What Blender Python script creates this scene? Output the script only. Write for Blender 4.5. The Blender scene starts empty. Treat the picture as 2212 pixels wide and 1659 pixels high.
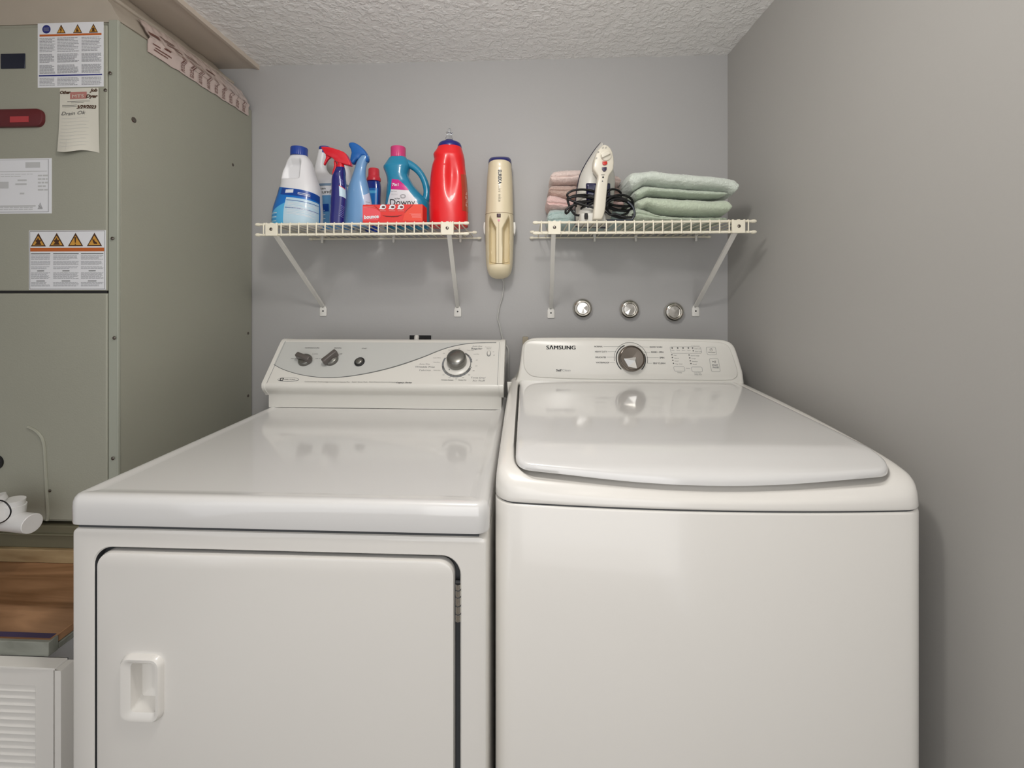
import bpy, bmesh, math, random
from mathutils import Vector, Matrix, noise
from mathutils.geometry import tessellate_polygon
random.seed(7)
sc = bpy.context.scene
col = sc.collection
V = Vector
# ---------------------------------------------------------------- camera, light, exposure
F, CX, CY, YAW, CAMZ = 960.0, 1093.0, 635.0, math.radians(2.5), 1.243
cd = bpy.data.cameras.new('camera'); cam = bpy.data.objects.new('camera', cd); col.objects.link(cam)
cam.location = (0, 0, CAMZ); cam.rotation_euler = (math.pi/2, 0, YAW)
cd.sensor_fit = 'HORIZONTAL'; cd.sensor_width = 36.0; cd.lens = F/2212*36
cd.shift_x = (1106-CX)/2212; cd.shift_y = (CY-829.5)/2212
cd.clip_start = .01
sc.camera = cam
sc.view_settings.view_transform = 'Standard'; sc.view_settings.look = 'None'
sc.view_settings.gamma = 1; sc.view_settings.use_curve_mapping = False
sc.view_settings.exposure = 0.0
def srgb(c):
    return tuple((v/255/12.92 if v/255 <= .04045 else ((v/255+.055)/1.055)**2.4) for v in c)
w = bpy.data.worlds.new('hall'); sc.world = w; w.use_nodes = True
w.node_tree.nodes['Background'].inputs[0].default_value = (*srgb((238, 239, 242)), 1)
w.node_tree.nodes['Background'].inputs[1].default_value = 0.98
def area(name, loc, target, size, energy, color, shape='DISK', sy=None):
    l = bpy.data.lights.new(name, 'AREA'); l.shape = shape; l.size = size; l.energy = energy; l.color = color
    if sy: l.size_y = sy
    o = bpy.data.objects.new(name, l); col.objects.link(o); o.location = loc
    o.rotation_euler = (V(target)-V(loc)).to_track_quat('-Z', 'Y').to_euler(); return o
pl = bpy.data.lights.new('ceiling_bulb', 'POINT'); pl.energy = 12.5; pl.shadow_soft_size = .06; pl.color = (1, .965, .925)
po = bpy.data.objects.new('ceiling_bulb', pl); col.objects.link(po); po.location = (-.10, .42, 1.88)
# added soft fill from behind the camera, standing in for an open doorway
area('doorway_fill', (.15, -.95, 1.25), (-.05, 1.0, 1.0), 1.1, 8.5, (1.0, .975, .95), 'RECTANGLE', 1.9)

# ---------------------------------------------------------------- pixel -> place
sY, cY = math.sin(YAW), math.cos(YAW)
def ray(px, py):
    a = (px-CX)/F; b = (CY-py)/F
    return V((-sY+a*cY, cY+a*sY, b))
O0 = V((0, 0, CAMZ))
def P(px, py, Y):
    r = ray(px, py); return O0+r*(Y/r.y)
def on_plane(px, py, p0, n):
    r = ray(px, py); return O0+r*((p0-O0).dot(n)/r.dot(n))

# ---------------------------------------------------------------- materials
def mat(name, rgb, rough=.5, metal=0, coat=0, var=.0, vscale=6, bump=0, bscale=200, emit=None, spec=.5, trans=0, sheen=0, bdetail=2, ior=None):
    m = bpy.data.materials.new(name); m.use_nodes = True; nt = m.node_tree; b = nt.nodes['Principled BSDF']
    c = (*srgb(rgb), 1); b.inputs['Base Color'].default_value = c
    b.inputs['Roughness'].default_value = rough; b.inputs['Metallic'].default_value = metal
    b.inputs['Coat Weight'].default_value = coat; b.inputs['Coat Roughness'].default_value = .06
    b.inputs['Specular IOR Level'].default_value = spec
    b.inputs['Transmission Weight'].default_value = trans
    if ior: b.inputs['IOR'].default_value = ior
    if sheen: b.inputs['Sheen Weight'].default_value = sheen
    tc = nt.nodes.new('ShaderNodeTexCoord')
    if var:
        n = nt.nodes.new('ShaderNodeTexNoise'); n.inputs['Scale'].default_value = vscale; n.inputs['Detail'].default_value = 4
        nt.links.new(tc.outputs['Object'], n.inputs['Vector'])
        mx = nt.nodes.new('ShaderNodeMix'); mx.data_type = 'RGBA'
        mx.inputs[6].default_value = tuple(v*(1-var) for v in c[:3])+(1,)
        mx.inputs[7].default_value = tuple(min(1, v*(1+var)) for v in c[:3])+(1,)
        nt.links.new(n.outputs['Fac'], mx.inputs[0]); nt.links.new(mx.outputs[2], b.inputs['Base Color'])
    if bump:
        n = nt.nodes.new('ShaderNodeTexNoise'); n.inputs['Scale'].default_value = bscale; n.inputs['Detail'].default_value = bdetail
        nt.links.new(tc.outputs['Object'], n.inputs['Vector'])
        bp = nt.nodes.new('ShaderNodeBump'); bp.inputs['Strength'].default_value = bump; bp.inputs['Distance'].default_value = .002
        nt.links.new(n.outputs['Fac'], bp.inputs['Height']); nt.links.new(bp.outputs['Normal'], b.inputs['Normal'])
    if emit:
        b.inputs['Emission Color'].default_value = (*srgb(emit[0]), 1); b.inputs['Emission Strength'].default_value = emit[1]
    return m
M = {}
M['wall'] = mat('grey_wall_paint', (178, 177, 176), .5, var=.02, vscale=3, bump=.10, bscale=140)
M['wallr_dimmed'] = mat('grey_wall_right_dimmed', (174, 172, 168), .5, var=.02, vscale=3, bump=.10, bscale=140)  # same paint as the other walls; dimmer light put into its colour
M['board'] = mat('tan_painted_board', (206, 194, 180), .6, var=.04, vscale=8)
M['floor'] = mat('grey_floor_tile', (120, 112, 102), .5, var=.1)
M['enamel'] = mat('white_enamel', (232, 229, 223), .22, coat=.6, spec=.5, var=.008, vscale=2)
M['enamel_top'] = mat('white_enamel_lid', (222, 221, 219), .12, coat=.8, spec=.6)
M['plastic'] = mat('white_panel_plastic', (222, 220, 213), .28, spec=.5, var=.01)
M['greypanel'] = mat('pale_grey_panel', (196, 197, 193), .3)
M['line'] = mat('dark_line_print', (104, 106, 104), .4)
M['sticker'] = mat('sticker_grey_print', (158, 159, 162), .5); M['faint'] = mat('faint_grey_print', (192, 193, 193), .5)
M['print'] = mat('grey_print', (92, 92, 92), .5)
M['softprint'] = mat('faded_grey_print', (140, 141, 140), .5)
M['black'] = mat('black_print', (22, 22, 24), .4)
M['gap'] = mat('dark_seam', (70, 72, 74), .7)
M['seamgrey'] = mat('seam_grey', (120, 122, 124), .6)
M['chrome'] = mat('chrome', (215, 212, 206), .09, metal=1)
M['darkchrome'] = mat('dark_chrome', (128, 120, 112), .14, metal=1)
M['knobgrey'] = mat('grey_knob', (92, 86, 82), .32, spec=.6, var=.05, vscale=30)
M['knobmet'] = mat('silver_knob', (128, 127, 122), .26, metal=.75)
M['wire'] = mat('cream_vinyl_wire', (233, 227, 208), .35, spec=.4)
M['strut'] = mat('white_painted_strut', (232, 230, 224), .35)
M['cabinet'] = mat('sage_cabinet_paint', (157, 157, 143), .48, var=.04, vscale=5, bump=.15, bscale=260)
M['cabedge'] = mat('sage_cabinet_edge', (162, 165, 152), .45)
M['base'] = mat('olive_base_metal', (104, 100, 80), .6, var=.08)
M['duct'] = mat('tan_duct_wrap', (176, 166, 152), .7, var=.08, vscale=9, bump=.35, bscale=22, bdetail=5)
M['tape'] = mat('clear_pink_foil_tape', (204, 186, 178), .24, coat=.6, bump=.5, bscale=26, var=.06, vscale=14)
M['tapeprint'] = mat('maroon_tape_print', (112, 72, 64), .4)
M['white'] = mat('white_paper', (226, 227, 230), .6)
M['paper'] = mat('cream_paper', (212, 209, 196), .7, var=.02)
M['orange'] = mat('orange_warning_print', (190, 96, 36), .5)
M['amber'] = mat('amber_warning_print', (206, 152, 62), .5)
M['navy'] = mat('navy_print', (36, 44, 120), .5)
M['brownprint'] = mat('dark_brown_print', (70, 40, 20), .5)
M['pinkprint'] = mat('faded_red_print', (178, 120, 112), .6)
M['pvc'] = mat('white_pvc', (222, 221, 219), .3)
M['cordblack'] = mat('black_cord', (18, 18, 20), .38)
M['cordwhite'] = mat('white_cord', (196, 196, 192), .4)
def wood(name, a, bcol, scale=4, rough=.5):
    m = mat(name, a, rough); nt = m.node_tree; b = nt.nodes['Principled BSDF']
    tc = nt.nodes['Texture Coordinate']; mp = nt.nodes.new('ShaderNodeMapping'); mp.inputs['Scale'].default_value = (1, 6, 6)
    n = nt.nodes.new('ShaderNodeTexNoise'); n.inputs['Scale'].default_value = scale; n.inputs['Detail'].default_value = 6; n.inputs['Distortion'].default_value = 1.2
    r = nt.nodes.new('ShaderNodeValToRGB'); r.color_ramp.elements[0].color = (*srgb(a), 1); r.color_ramp.elements[1].color = (*srgb(bcol), 1)
    r.color_ramp.elements[0].position = .35; r.color_ramp.elements[1].position = .68
    nt.links.new(tc.outputs['Object'], mp.inputs[0]); nt.links.new(mp.outputs[0], n.inputs['Vector'])
    nt.links.new(n.outputs['Fac'], r.inputs[0]); nt.links.new(r.outputs[0], b.inputs['Base Color']); return m
M['plywood'] = wood('stained_plywood', (112, 76, 44), (176, 134, 98), 2.6, .42)
M['lumber'] = wood('pale_lumber', (140, 116, 82), (178, 156, 118), 3)
M['greylumber'] = wood('grey_painted_lumber', (120, 122, 112), (156, 158, 148), 4, .6)
def ceiling_mat():
    m = mat('knockdown_ceiling_texture', (249, 248, 246), .85); nt = m.node_tree; b = nt.nodes['Principled BSDF']
    tc = nt.nodes['Texture Coordinate']
    n = nt.nodes.new('ShaderNodeTexNoise'); n.inputs['Scale'].default_value = 62; n.inputs['Detail'].default_value = 5; n.inputs['Roughness'].default_value = .5; n.inputs['Distortion'].default_value = .25
    r = nt.nodes.new('ShaderNodeValToRGB'); r.color_ramp.elements[0].position = .44; r.color_ramp.elements[1].position = .62
    n2 = nt.nodes.new('ShaderNodeTexNoise'); n2.inputs['Scale'].default_value = 160; n2.inputs['Detail'].default_value = 3
    add = nt.nodes.new('ShaderNodeMath'); add.operation = 'MULTIPLY_ADD'; add.inputs[1].default_value = .35
    bp = nt.nodes.new('ShaderNodeBump'); bp.inputs['Strength'].default_value = .55; bp.inputs['Distance'].default_value = .0045
    nt.links.new(tc.outputs['Object'], n.inputs['Vector']); nt.links.new(tc.outputs['Object'], n2.inputs['Vector'])
    nt.links.new(n.outputs['Fac'], r.inputs[0]); nt.links.new(n2.outputs['Fac'], add.inputs[0]); nt.links.new(r.outputs[0], add.inputs[2])
    nt.links.new(add.outputs[0], bp.inputs['Height']); nt.links.new(bp.outputs[0], b.inputs['Normal']); return m
M['ceiling'] = ceiling_mat()

# ---------------------------------------------------------------- mesh helpers
ORG = {}
class MB:
    def __init__(s): s.v = []; s.f = []; s.m = []
    def add(s, vs, fs, m=0):
        o = len(s.v); s.v += [V(p) for p in vs]; s.f += [tuple(i+o for i in f) for f in fs]; s.m += [m]*len(fs); return s
    def box(s, x0, x1, y0, y1, z0, z1, m=0):
        return s.add([(x0,y0,z0),(x1,y0,z0),(x1,y1,z0),(x0,y1,z0),(x0,y0,z1),(x1,y0,z1),(x1,y1,z1),(x0,y1,z1)],
                     [(0,3,2,1),(4,5,6,7),(0,1,5,4),(1,2,6,5),(2,3,7,6),(3,0,4,7)], m)
    def loft(s, rings, m=0, cap0=True, cap1=True, wrap=True):
        n = len(rings[0]); vs = [p for r in rings for p in r]; fs = []
        for i in range(len(rings)-1):
            for j in range(n if wrap else n-1):
                k = (j+1) % n; fs.append((i*n+j, i*n+k, (i+1)*n+k, (i+1)*n+j))
        s.add(vs, fs, m)
        for c, r, flip in ((cap0, rings[0], True), (cap1, rings[-1], False)):
            if c: s.cap([r], m, flip)
        return s
    def cap(s, loops, m=0, flip=False):
        pts = [p for l in loops for p in l]; tris = [t for t in tessellate_polygon([[V(p) for p in l] for l in loops]) if len(set(t)) == 3 and max(t) < len(pts) and min(t) >= 0]
        return s.add(pts, [tuple(reversed(t)) if flip else tuple(t) for t in tris], m)
    def tube(s, path, r, n=8, m=0, closed=False):
        path = [V(p) for p in path]; k = len(path); rings = []
        rs = r if isinstance(r, (list, tuple)) else [r]*k
        up = None
        for i, p in enumerate(path):
            a = path[(i-1) % k] if closed else path[max(0, i-1)]; b = path[(i+1) % k] if closed else path[min(k-1, i+1)]
            t = (b-a).normalized()
            if up is None: up = t.orthogonal().normalized()
            up = (up-t*up.dot(t)); up = up.normalized() if up.length > 1e-6 else t.orthogonal().normalized()
            sd = t.cross(up)
            rings.append([p+(up*math.cos(q)+sd*math.sin(q))*rs[i] for q in [2*math.pi*j/n for j in range(n)]])
        if closed: rings.append(rings[0])
        return s.loft(rings, m, not closed, not closed)
    def lathe(s, prof, c, ax, n=28, m=0):
        ax = V(ax).normalized(); u = ax.orthogonal().normalized(); w_ = ax.cross(u); c = V(c)
        rings = [[c+ax*h+(u*math.cos(q)+w_*math.sin(q))*max(r, 1e-5) for q in [2*math.pi*j/n for j in range(n)]] for r, h in prof]
        return s.loft(rings, m)
    def slab(s, loop, fn, t, bev=.0, m=0, holes=()):
        """2-D loop (u,v) placed by fn(u,v,w); front at w=t, back at w=0"""
        if bev:
            ins = offset(loop, bev); i2 = offset(loop, bev*.3)
            s.loft([[fn(u, v, 0) for u, v in loop], [fn(u, v, t-bev) for u, v in loop], [fn(u, v, t-bev*.3) for u, v in i2]], m, True, False)
            s.loft([[fn(u, v, t-bev*.3) for u, v in i2], [fn(u, v, t) for u, v in ins]], m, False, False)
            s.cap([[fn(u, v, t) for u, v in ins]], m)
        else:
            s.loft([[fn(u, v, 0) for u, v in loop], [fn(u, v, t) for u, v in loop]], m, True, False)
            for h in holes: s.loft([[fn(u, v, 0) for u, v in h], [fn(u, v, t) for u, v in h]], m, False, False)
            s.cap([[fn(u, v, t) for u, v in loop]]+[[fn(u, v, t) for u, v in h] for h in holes], m)
        return s
    def text(s, body, org, xd, yd, h, m=0, bold=0, align='l', shear=0, w=None, fn=None, spacing=1, lift=0, dx=0):
        if bold and ('M' in body or 'm' in body):
            for q in (-1, -.33, .33, 1): s.text(body, org, xd, yd, h, m, 0, align, shear, w, fn, spacing, lift, q*bold)
            return s
        vs, fs, W, H = text_geo(body, bold, shear, spacing)
        k = h/H if h else w/W; kx = (w/W) if w else k; off = {'l': 0, 'c': -W/2, 'r': -W}[align]
        if fn: pts = [fn((x+off+dx)*kx, y*k) for x, y in vs]
        else:
            org, xd, yd = V(org), V(xd).normalized(), V(yd).normalized(); nn = xd.cross(yd)*lift
            pts = [org+nn+xd*((x+off+dx)*kx)+yd*(y*k) for x, y in vs]
        return s.add(pts, fs, m)
    def build(s, name, mats, parent=None, loc=None, smooth=38, label=None, bevel=0, kind=None, recalc=True, subsurf=0):
        if not isinstance(mats, (list, tuple)): mats = [mats]
        me = bpy.data.meshes.new(name)
        org = ORG[parent.name] if parent else V(loc or (0, 0, 0))
        me.from_pydata([p-org for p in s.v], [], s.f)
        for mt in mats: me.materials.append(M[mt] if isinstance(mt, str) else mt)
        me.polygons.foreach_set('material_index', s.m); me.validate()
        bm = bmesh.new(); bm.from_mesh(me); bmesh.ops.remove_doubles(bm, verts=bm.verts, dist=1e-5)
        if recalc: bmesh.ops.recalc_face_normals(bm, faces=bm.faces)
        bm.to_mesh(me); bm.free()
        if smooth:
            me.polygons.foreach_set('use_smooth', [True]*len(me.polygons)); me.set_sharp_from_angle(angle=math.radians(smooth))
        o = bpy.data.objects.new(name, me); col.objects.link(o); ORG[o.name] = org
        if parent: o.parent = parent
        else: o.location = org
        if label: o['label'] = label
        if kind: o['kind'] = kind
        if bevel:
            b = o.modifiers.new('bevel', 'BEVEL'); b.width = bevel; b.segments = 3; b.limit_method = 'ANGLE'; b.angle_limit = math.radians(40)
            b.harden_normals = False
        if subsurf:
            b = o.modifiers.new('sub', 'SUBSURF'); b.levels = subsurf; b.render_levels = subsurf
        return o
TG = {}
def text_geo(body, bold, shear, spacing):
    key = (body, bold, shear, spacing)
    if key in TG: return TG[key]
    cu = bpy.data.curves.new('t', 'FONT'); cu.body = body; cu.size = 1; cu.offset = bold; cu.shear = shear; cu.space_character = spacing
    cu.resolution_u = 3
    ob = bpy.data.objects.new('t', cu); col.objects.link(ob)
    me = bpy.data.meshes.new_from_object(ob.evaluated_get(bpy.context.evaluated_depsgraph_get()))
    vs = [(v.co.x, v.co.y) for v in me.vertices]; fs = [tuple(p.vertices) for p in me.polygons]
    x0 = min(x for x, y in vs); W = max(x for x, y in vs)-x0; vs = [(x-x0, y) for x, y in vs]
    bpy.data.objects.remove(ob); bpy.data.curves.remove(cu); bpy.data.meshes.remove(me)
    TG[key] = (vs, fs, W, .70); return TG[key]
def thing(name, label, cat, loc, group=None):
    o = bpy.data.objects.new(name, None); col.objects.link(o); o.location = loc; o.empty_display_size = .02
    ORG[o.name] = V(loc); return tag(o, label, cat, group)
def tag(o, label, cat, group=None):
    o['label'] = label; o['category'] = cat
    if group: o['group'] = group
    return o
def offset(loop, d):
    n = len(loop); A = sum(loop[i][0]*loop[(i+1) % n][1]-loop[(i+1) % n][0]*loop[i][1] for i in range(n)); sg = 1 if A > 0 else -1
    out = []
    for i in range(n):
        p0, p1, p2 = V(loop[i-1]), V(loop[i]), V(loop[(i+1) % n])
        e1, e2 = p1-p0, p2-p1
        n1 = V((-e1.y, e1.x)).normalized() if e1.length > 1e-9 else V((0, 0)); n2 = V((-e2.y, e2.x)).normalized() if e2.length > 1e-9 else n1
        q = n1+n2; l = q.length
        q = q/l if l > 1e-6 else n1
        out.append(tuple(p1+q*(sg*d/max(.5, q.dot(n1)))))
    return out
def rrect(x0, x1, y0, y1, r, n=6):
    if not isinstance(r, (list, tuple)): r = [r]*4     # bl, br, tr, tl
    r = [min(q, abs(x1-x0)*.49, abs(y1-y0)*.49) for q in r]
    pts = []
    for (cx, cy, a0), q in zip(((x0, y0, 180), (x1, y0, 270), (x1, y1, 0), (x0, y1, 90)), r):
        ox = cx+(q if cx == x0 else -q); oy = cy+(q if cy == y0 else -q)
        for i in range(n+1):
            a = math.radians(a0+90*i/n); pts.append((ox+q*math.cos(a), oy+q*math.sin(a)))
    return pts
def interp(tab, x):
    if x <= tab[0][0]: return tab[0][1]
    for (a, b), (c, d) in zip(tab, tab[1:]):
        if x <= c: return b+(d-b)*(x-a)/(c-a)
    return tab[-1][1]
def cr(tab, x):
    """smooth (Catmull-Rom) interpolation of (key, *values)"""
    n = len(tab)
    if x <= tab[0][0]: return tab[0][1:]
    if x >= tab[-1][0]: return tab[-1][1:]
    i = max(k for k in range(n-1) if tab[k][0] <= x)
    p = [tab[max(0, i-1)], tab[i], tab[i+1], tab[min(n-1, i+2)]]; h = p[2][0]-p[1][0]; t = (x-p[1][0])/h; out = []
    for j in range(1, len(tab[0])):
        m1 = (p[2][j]-p[0][j])/max(1e-6, p[2][0]-p[0][0])*h; m2 = (p[3][j]-p[1][j])/max(1e-6, p[3][0]-p[1][0])*h
        out.append((2*t**3-3*t*t+1)*p[1][j]+(t**3-2*t*t+t)*m1+(-2*t**3+3*t*t)*p[2][j]+(t**3-t*t)*m2)
    return tuple(out)
def smooth_path(pts, k=8, closed=False):
    pts = [V(p) for p in pts]; n = len(pts); out = []
    for i in range(n if closed else n-1):
        g = (lambda q: pts[q % n]) if closed else (lambda q: pts[max(0, min(n-1, q))])
        a, b, c, d = g(i-1), g(i), g(i+1), g(i+2)
        for j in range(k):
            t = j/k; out.append(.5*((2*b)+(c-a)*t+(2*a-5*b+4*c-d)*t*t+(3*b-a-3*c+d)*t**3))
    if not closed: out.append(pts[-1])
    return out
def flat2(pts, k=5): return [(p.x, p.y) for p in smooth_path([V((a, b, 0)) for a, b in pts], k, True)]
def screw(parent, c, ax, r=.0035, name='screw', mt='darkchrome'):
    mb = MB(); mb.lathe([(0, 0), (r, 0), (r, .0012), (r*.7, .002), (0, .0022)], c, ax, 12); mb.build(name, mt, parent)

# ---------------------------------------------------------------- the room
WY = 1.54; RX = .686; CZ = 2.055
def struct(name, mb, m, **k): return mb.build(name, m, kind='structure', smooth=0, **k)
mb = MB(); mb.box(-1.85, RX+.12, WY, WY+.12, 0, 2.3)
struct('wall_back', mb, 'wall')
mb = MB(); mb.box(RX, RX+.12, -.75, WY, 0, 2.3); struct('wall_right', mb, 'wallr_dimmed')
mb = MB(); mb.box(-1.85, -1.73, -.75, WY, 0, 2.3); struct('wall_left', mb, 'wall')
mb = MB(); mb.box(-1.85, RX+.12, -3, WY+.12, -.1, 0); struct('floor', mb, 'floor')
# textured ceiling with a real uneven skin
mb = MB(); nx, ny = 150, 150; X0, X1, Y0_, Y1_ = -.950, RX, -.75, WY
def ch(x, y):
    f = noise.noise(V((x*30, y*30, 0))); g = noise.noise(V((x*75, y*75, 5)))
    e = min(1, max(0, (y-1.50)/.04)); return CZ-.0022*max(0, f+.1)-.0012*g-e*.003*max(0, noise.noise(V((x*60, 3, 9))))
mb.add([(X0+(X1-X0)*i/nx, Y0_+(Y1_-Y0_)*j/ny, ch(X0+(X1-X0)*i/nx, Y0_+(Y1_-Y0_)*j/ny)) for j in range(ny+1) for i in range(nx+1)],
       [(j*(nx+1)+i, (j+1)*(nx+1)+i, (j+1)*(nx+1)+i+1, j*(nx+1)+i+1) for j in range(ny) for i in range(nx)])
mb.box(X0, X1, Y0_, Y1_, CZ+.004, CZ+.1)
mb.build('ceiling', 'ceiling', kind='structure', smooth=60, recalc=False)
mb = MB(); mb.box(-1.73, -.950, -.75, WY, 2.045, 2.15); struct('trim_1', mb, 'board')
mb = MB(); mb.box(-.954, -.944, -.75, WY, 2.040, 2.06); struct('trim_2', mb, 'board')
# ================================================================ DRYER
DX0, DX1 = -.745, -.059
dryer = thing('clothes_dryer', 'white front-loading clothes dryer with slanted grey and white control console, left of the pair', 'dryer', (-.40, 1.05, 0))
DF = .695
mb = MB()
def yz(loop, y): return [(u, y, v) for u, v in loop]
O = rrect(DX0+.004, DX1-.002, .012, .8605, .010)
O1 = offset(O, .0015); O2 = offset(O, .005)
a = P(200, 1160, DF); b = P(997, 1184, DF)
hole = rrect(a.x, b.x, .175, .832, .032, 8)
mb.loft([yz(O, 1.42), yz(O, DF+.005), yz(O1, DF+.0015), yz(O2, DF)], 0, True, False)
mb.cap([yz(O2, DF), yz(hole, DF)])
h1 = offset(hole, .002)
mb.loft([yz(hole, DF), yz(h1, DF+.002)], 0, False, False); mb.loft([yz(h1, DF+.002), yz(h1, DF+.016)], 1, False, False)
mb.cap([yz(h1, DF+.016)], 1)
mb.build('cabinet_body', ['enamel', 'gap'], dryer, recalc=True)
# door with a moulded pull
D0 = offset(hole, .0078)
D0 = [(u+(.0035 if u > -.3 else -.0015)*-1, v) for u, v in D0]
ha, hb = P(263, 1411, .69), P(354, 1557, .69)
H0 = rrect(ha.x, hb.x, hb.z, ha.z, .017, 8)
mb = MB(); E1 = offset(D0, .0015); E2 = offset(D0, .005)
mb.loft([yz(D0, DF+.011), yz(D0, DF+.001), yz(E1, DF-.003), yz(E2, DF-.004)], 0, True, False)
mb.cap([yz(E2, DF-.004), yz(offset(H0, .006), DF-.004)])
mb.loft([yz(offset(H0, .006), DF-.004), yz(offset(H0, .006), DF+.003)], 0, False, False)
door = mb.build('door', 'enamel', dryer)
mb = MB()
def ho(d): return offset(H0, d)
inner = rrect(ha.x+.0185, hb.x-.010, hb.z+.016, ha.z-.012, .006, 8)
inner2 = rrect(ha.x+.0215, hb.x-.0115, hb.z+.040, ha.z-.0135, .004, 8)
mb.loft([yz(ho(0), DF-.0035), yz(ho(.001), DF-.009), yz(ho(.004), DF-.0125), yz(ho(.008), DF-.0125), yz(inner, DF-.009), yz(offset(inner, .001), DF-.003), yz(inner2, DF+.042)], 0, False, True)
mb.build('door_pull', 'enamel', door)
for zz in (0, 1):
    t = P(992, 1262, DF); zb = t.z-.058
    if zz: break
    mb = MB(); x = (b.x)-.0055
    mb.tube([(x, DF+.001, zb), (x, DF+.001, t.z)], .0042, 10)
    for q in (.2, .42, .66, .85): mb.tube([(x, DF+.001, zb+.058*q-.0006), (x, DF+.001, zb+.058*q+.0006)], .0047, 10, 1)
    mb.box(x-.007, x+.006, DF+.004, DF+.008, zb-.001, t.z+.001, 1)
    mb.build('door_hinge', ['chrome', 'gap'], dryer)
# top panel: rolled edge with a raised rim
mb = MB(); T = rrect(DX0-.003, DX1+.002, .6895, 1.43, [.022, .022, .004, .004], 8)
def ring(i, z, L=T): return [(u, v, z) for u, v in offset(L, i)]
zt = .9145
mb.loft([ring(.004, .8675), ring(.0005, .8685), ring(0, .871), ring(0, .895), ring(.0008, .903), ring(.003, .9095), ring(.007, .9135), ring(.012, .9148), ring(.018, .9148), ring(.024, .9132), ring(.034, .9126)], 0)
mb.build('top_panel', 'enamel_top', dryer, smooth=50)
mb = MB(); mb.box(DX0+.012, DX1-.014, .699, 1.42, .860, .869); mb.build('top_seam', 'gap', dryer)
# console
CP0, CP1 = V((0, 1.247, .9895)), V((0, 1.345, 1.0965)); cu_ = (CP1-CP0).normalized(); cn_ = V((0, -cu_.z, cu_.y)); CL = (CP1-CP0).length
prof = [(1.430, .9140), (1.262, .9140), (1.262, .950), (1.259, .955), (1.2535, .960), (1.2475, .966), (1.243, .9735), (1.2420, .981), (1.2435, .986), (1.247, .9895),
        (1.342, 1.0935), (1.346, 1.097), (1.352, 1.1005), (1.362, 1.102), (1.430, 1.094)]
mb = MB(); mb.loft([[(x, y, z) for y, z in prof] for x in (-.746, -.068)])
mb.build('console_housing', 'plastic', dryer, smooth=50)
for x0, x1 in ((-.7565, -.7455), (-.0745, -.0610)):
    pp = offset(prof[2:], -.0012) if x0 < -.5 else offset(prof[2:], -.0012)
    mb = MB(); mb.loft([[(x, y, z) for y, z in pp] for x in (x0, x1)])
    mb.build('console_end_cap', 'plastic', dryer, bevel=.0025)
def CPt(px, py): 
    q = on_plane(px, py, CP0, cn_); return (q.x, (q-CP0).dot(cu_))
def cpl(u, v, w_=0): return V((u, 0, 0))+CP0+cu_*v+cn_*w_
# swoosh curve (pixels read along the photo's dark line)
sw = [(591, 787), (607, 796), (627, 803.5), (650, 809.5), (678, 814), (710, 816), (745, 814), (780, 809), (815, 802), (850, 793), (885, 782), (918, 770), (945, 759), (970, 750.5), (1000, 744), (1030, 741), (1072, 740.2)]
swp = [CPt(*p) for p in sw]; sws = [(p.x, p.y) for p in smooth_path([V((u, v, 0)) for u, v in swp], 5)]
vt = CL-.003
u0 = sws[0][0]; u1 = sws[-1][0]
fnL = lambda u, v, w_: cpl(u, v, w_)
mb = MB(); loop = [(u0, vt)]+sws+[(u1, vt)]
mb.slab(loop, fnL, .0006); mb.build('grey_fascia', 'greypanel', dryer, smooth=0, label='pale grey fascia')
mb = MB(); top = []; bot = []
for i, (u, v) in enumerate(sws):
    f = i/(len(sws)-1); th = .0016+.0018*math.exp(-((f-.62)/.22)**2)
    top.append((u, v+th*.5)); bot.append((u, v-th*.5))
mb.slab(top+bot[::-1], fnL, .0009); mb.build('swoosh_line', 'line', dryer, smooth=0)
# seams beside the end caps
for x in (-.7415, -.0785):
    mb = MB(); mb.slab([(x-.0004, -.004), (x+.0004, -.004), (x+.0004, CL), (x-.0004, CL)], fnL, .0008)
    mb.build('fascia_seam', 'seamgrey', dryer, smooth=0)
# logo oval
c = CPt(623, 820); oval = [(c[0]+.0315*math.cos(t), c[1]+.0068*math.sin(t)) for t in [2*math.pi*i/40 for i in range(40)]]
mb = MB(); mb.slab(oval, fnL, .0012, m=1); mb.slab(offset(oval, .0009), fnL, .0015)
fx = lambda ox, oy: (lambda x, y: cpl(ox+x, oy+y, .0017))
for (r0, r1, mm) in ((.0052, .0052, 2), (.0028, .0028, 0)):
    mb.slab([(c[0]-.019-r0, c[1]-r1*.8), (c[0]-.019+r0, c[1]-r1*.8), (c[0]-.019+r0, c[1]+r1*.8), (c[0]-.019-r0, c[1]+r1*.8)], fnL, .0018 if mm else .0019, m=mm)
mb.text('MAYTAG', 0, 0, 0, .0042, 3, bold=.02, fn=fx(c[0]-.0105, c[1]-.0024), w=.031)
mb.build('logo_badge', ['plastic', 'seamgrey', 'black', 'print'], dryer, smooth=0)
# printed words
mb = MB()
def dt(s, px, py, wpx, mm=0, bold=0, shear=0, h=None, align='c'):
    c = CPt(px, py); wm = abs(CPt(px+wpx/2, py)[0]-CPt(px-wpx/2, py)[0])
    mb.text(s, 0, 0, 0, h or .0032, mm, bold=bold, shear=shear, align=align, w=wm, fn=lambda x, y: cpl(c[0]+x, c[1]+y, .0011))
dt('TEMPERATURE', 674, 753, 32, bold=.02); dt('SIGNAL', 730, 753, 16, bold=.02); dt('START', 787, 754, 11, bold=.02)
dt('MEDIUM', 653, 766, 15); dt('LOW', 681, 766, 12); dt('REGULAR', 637, 776, 17); dt('AIR FLUFF', 690, 776, 18); dt('ON', 712, 766, 5); dt('OFF', 736, 766, 6)
dt('Commercial Technology', 684, 826, 52); dt('Commercial Capacity Plus', 733, 826.5, 44); dt('Super Quiet Pack', 777, 826.5, 34)
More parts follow.
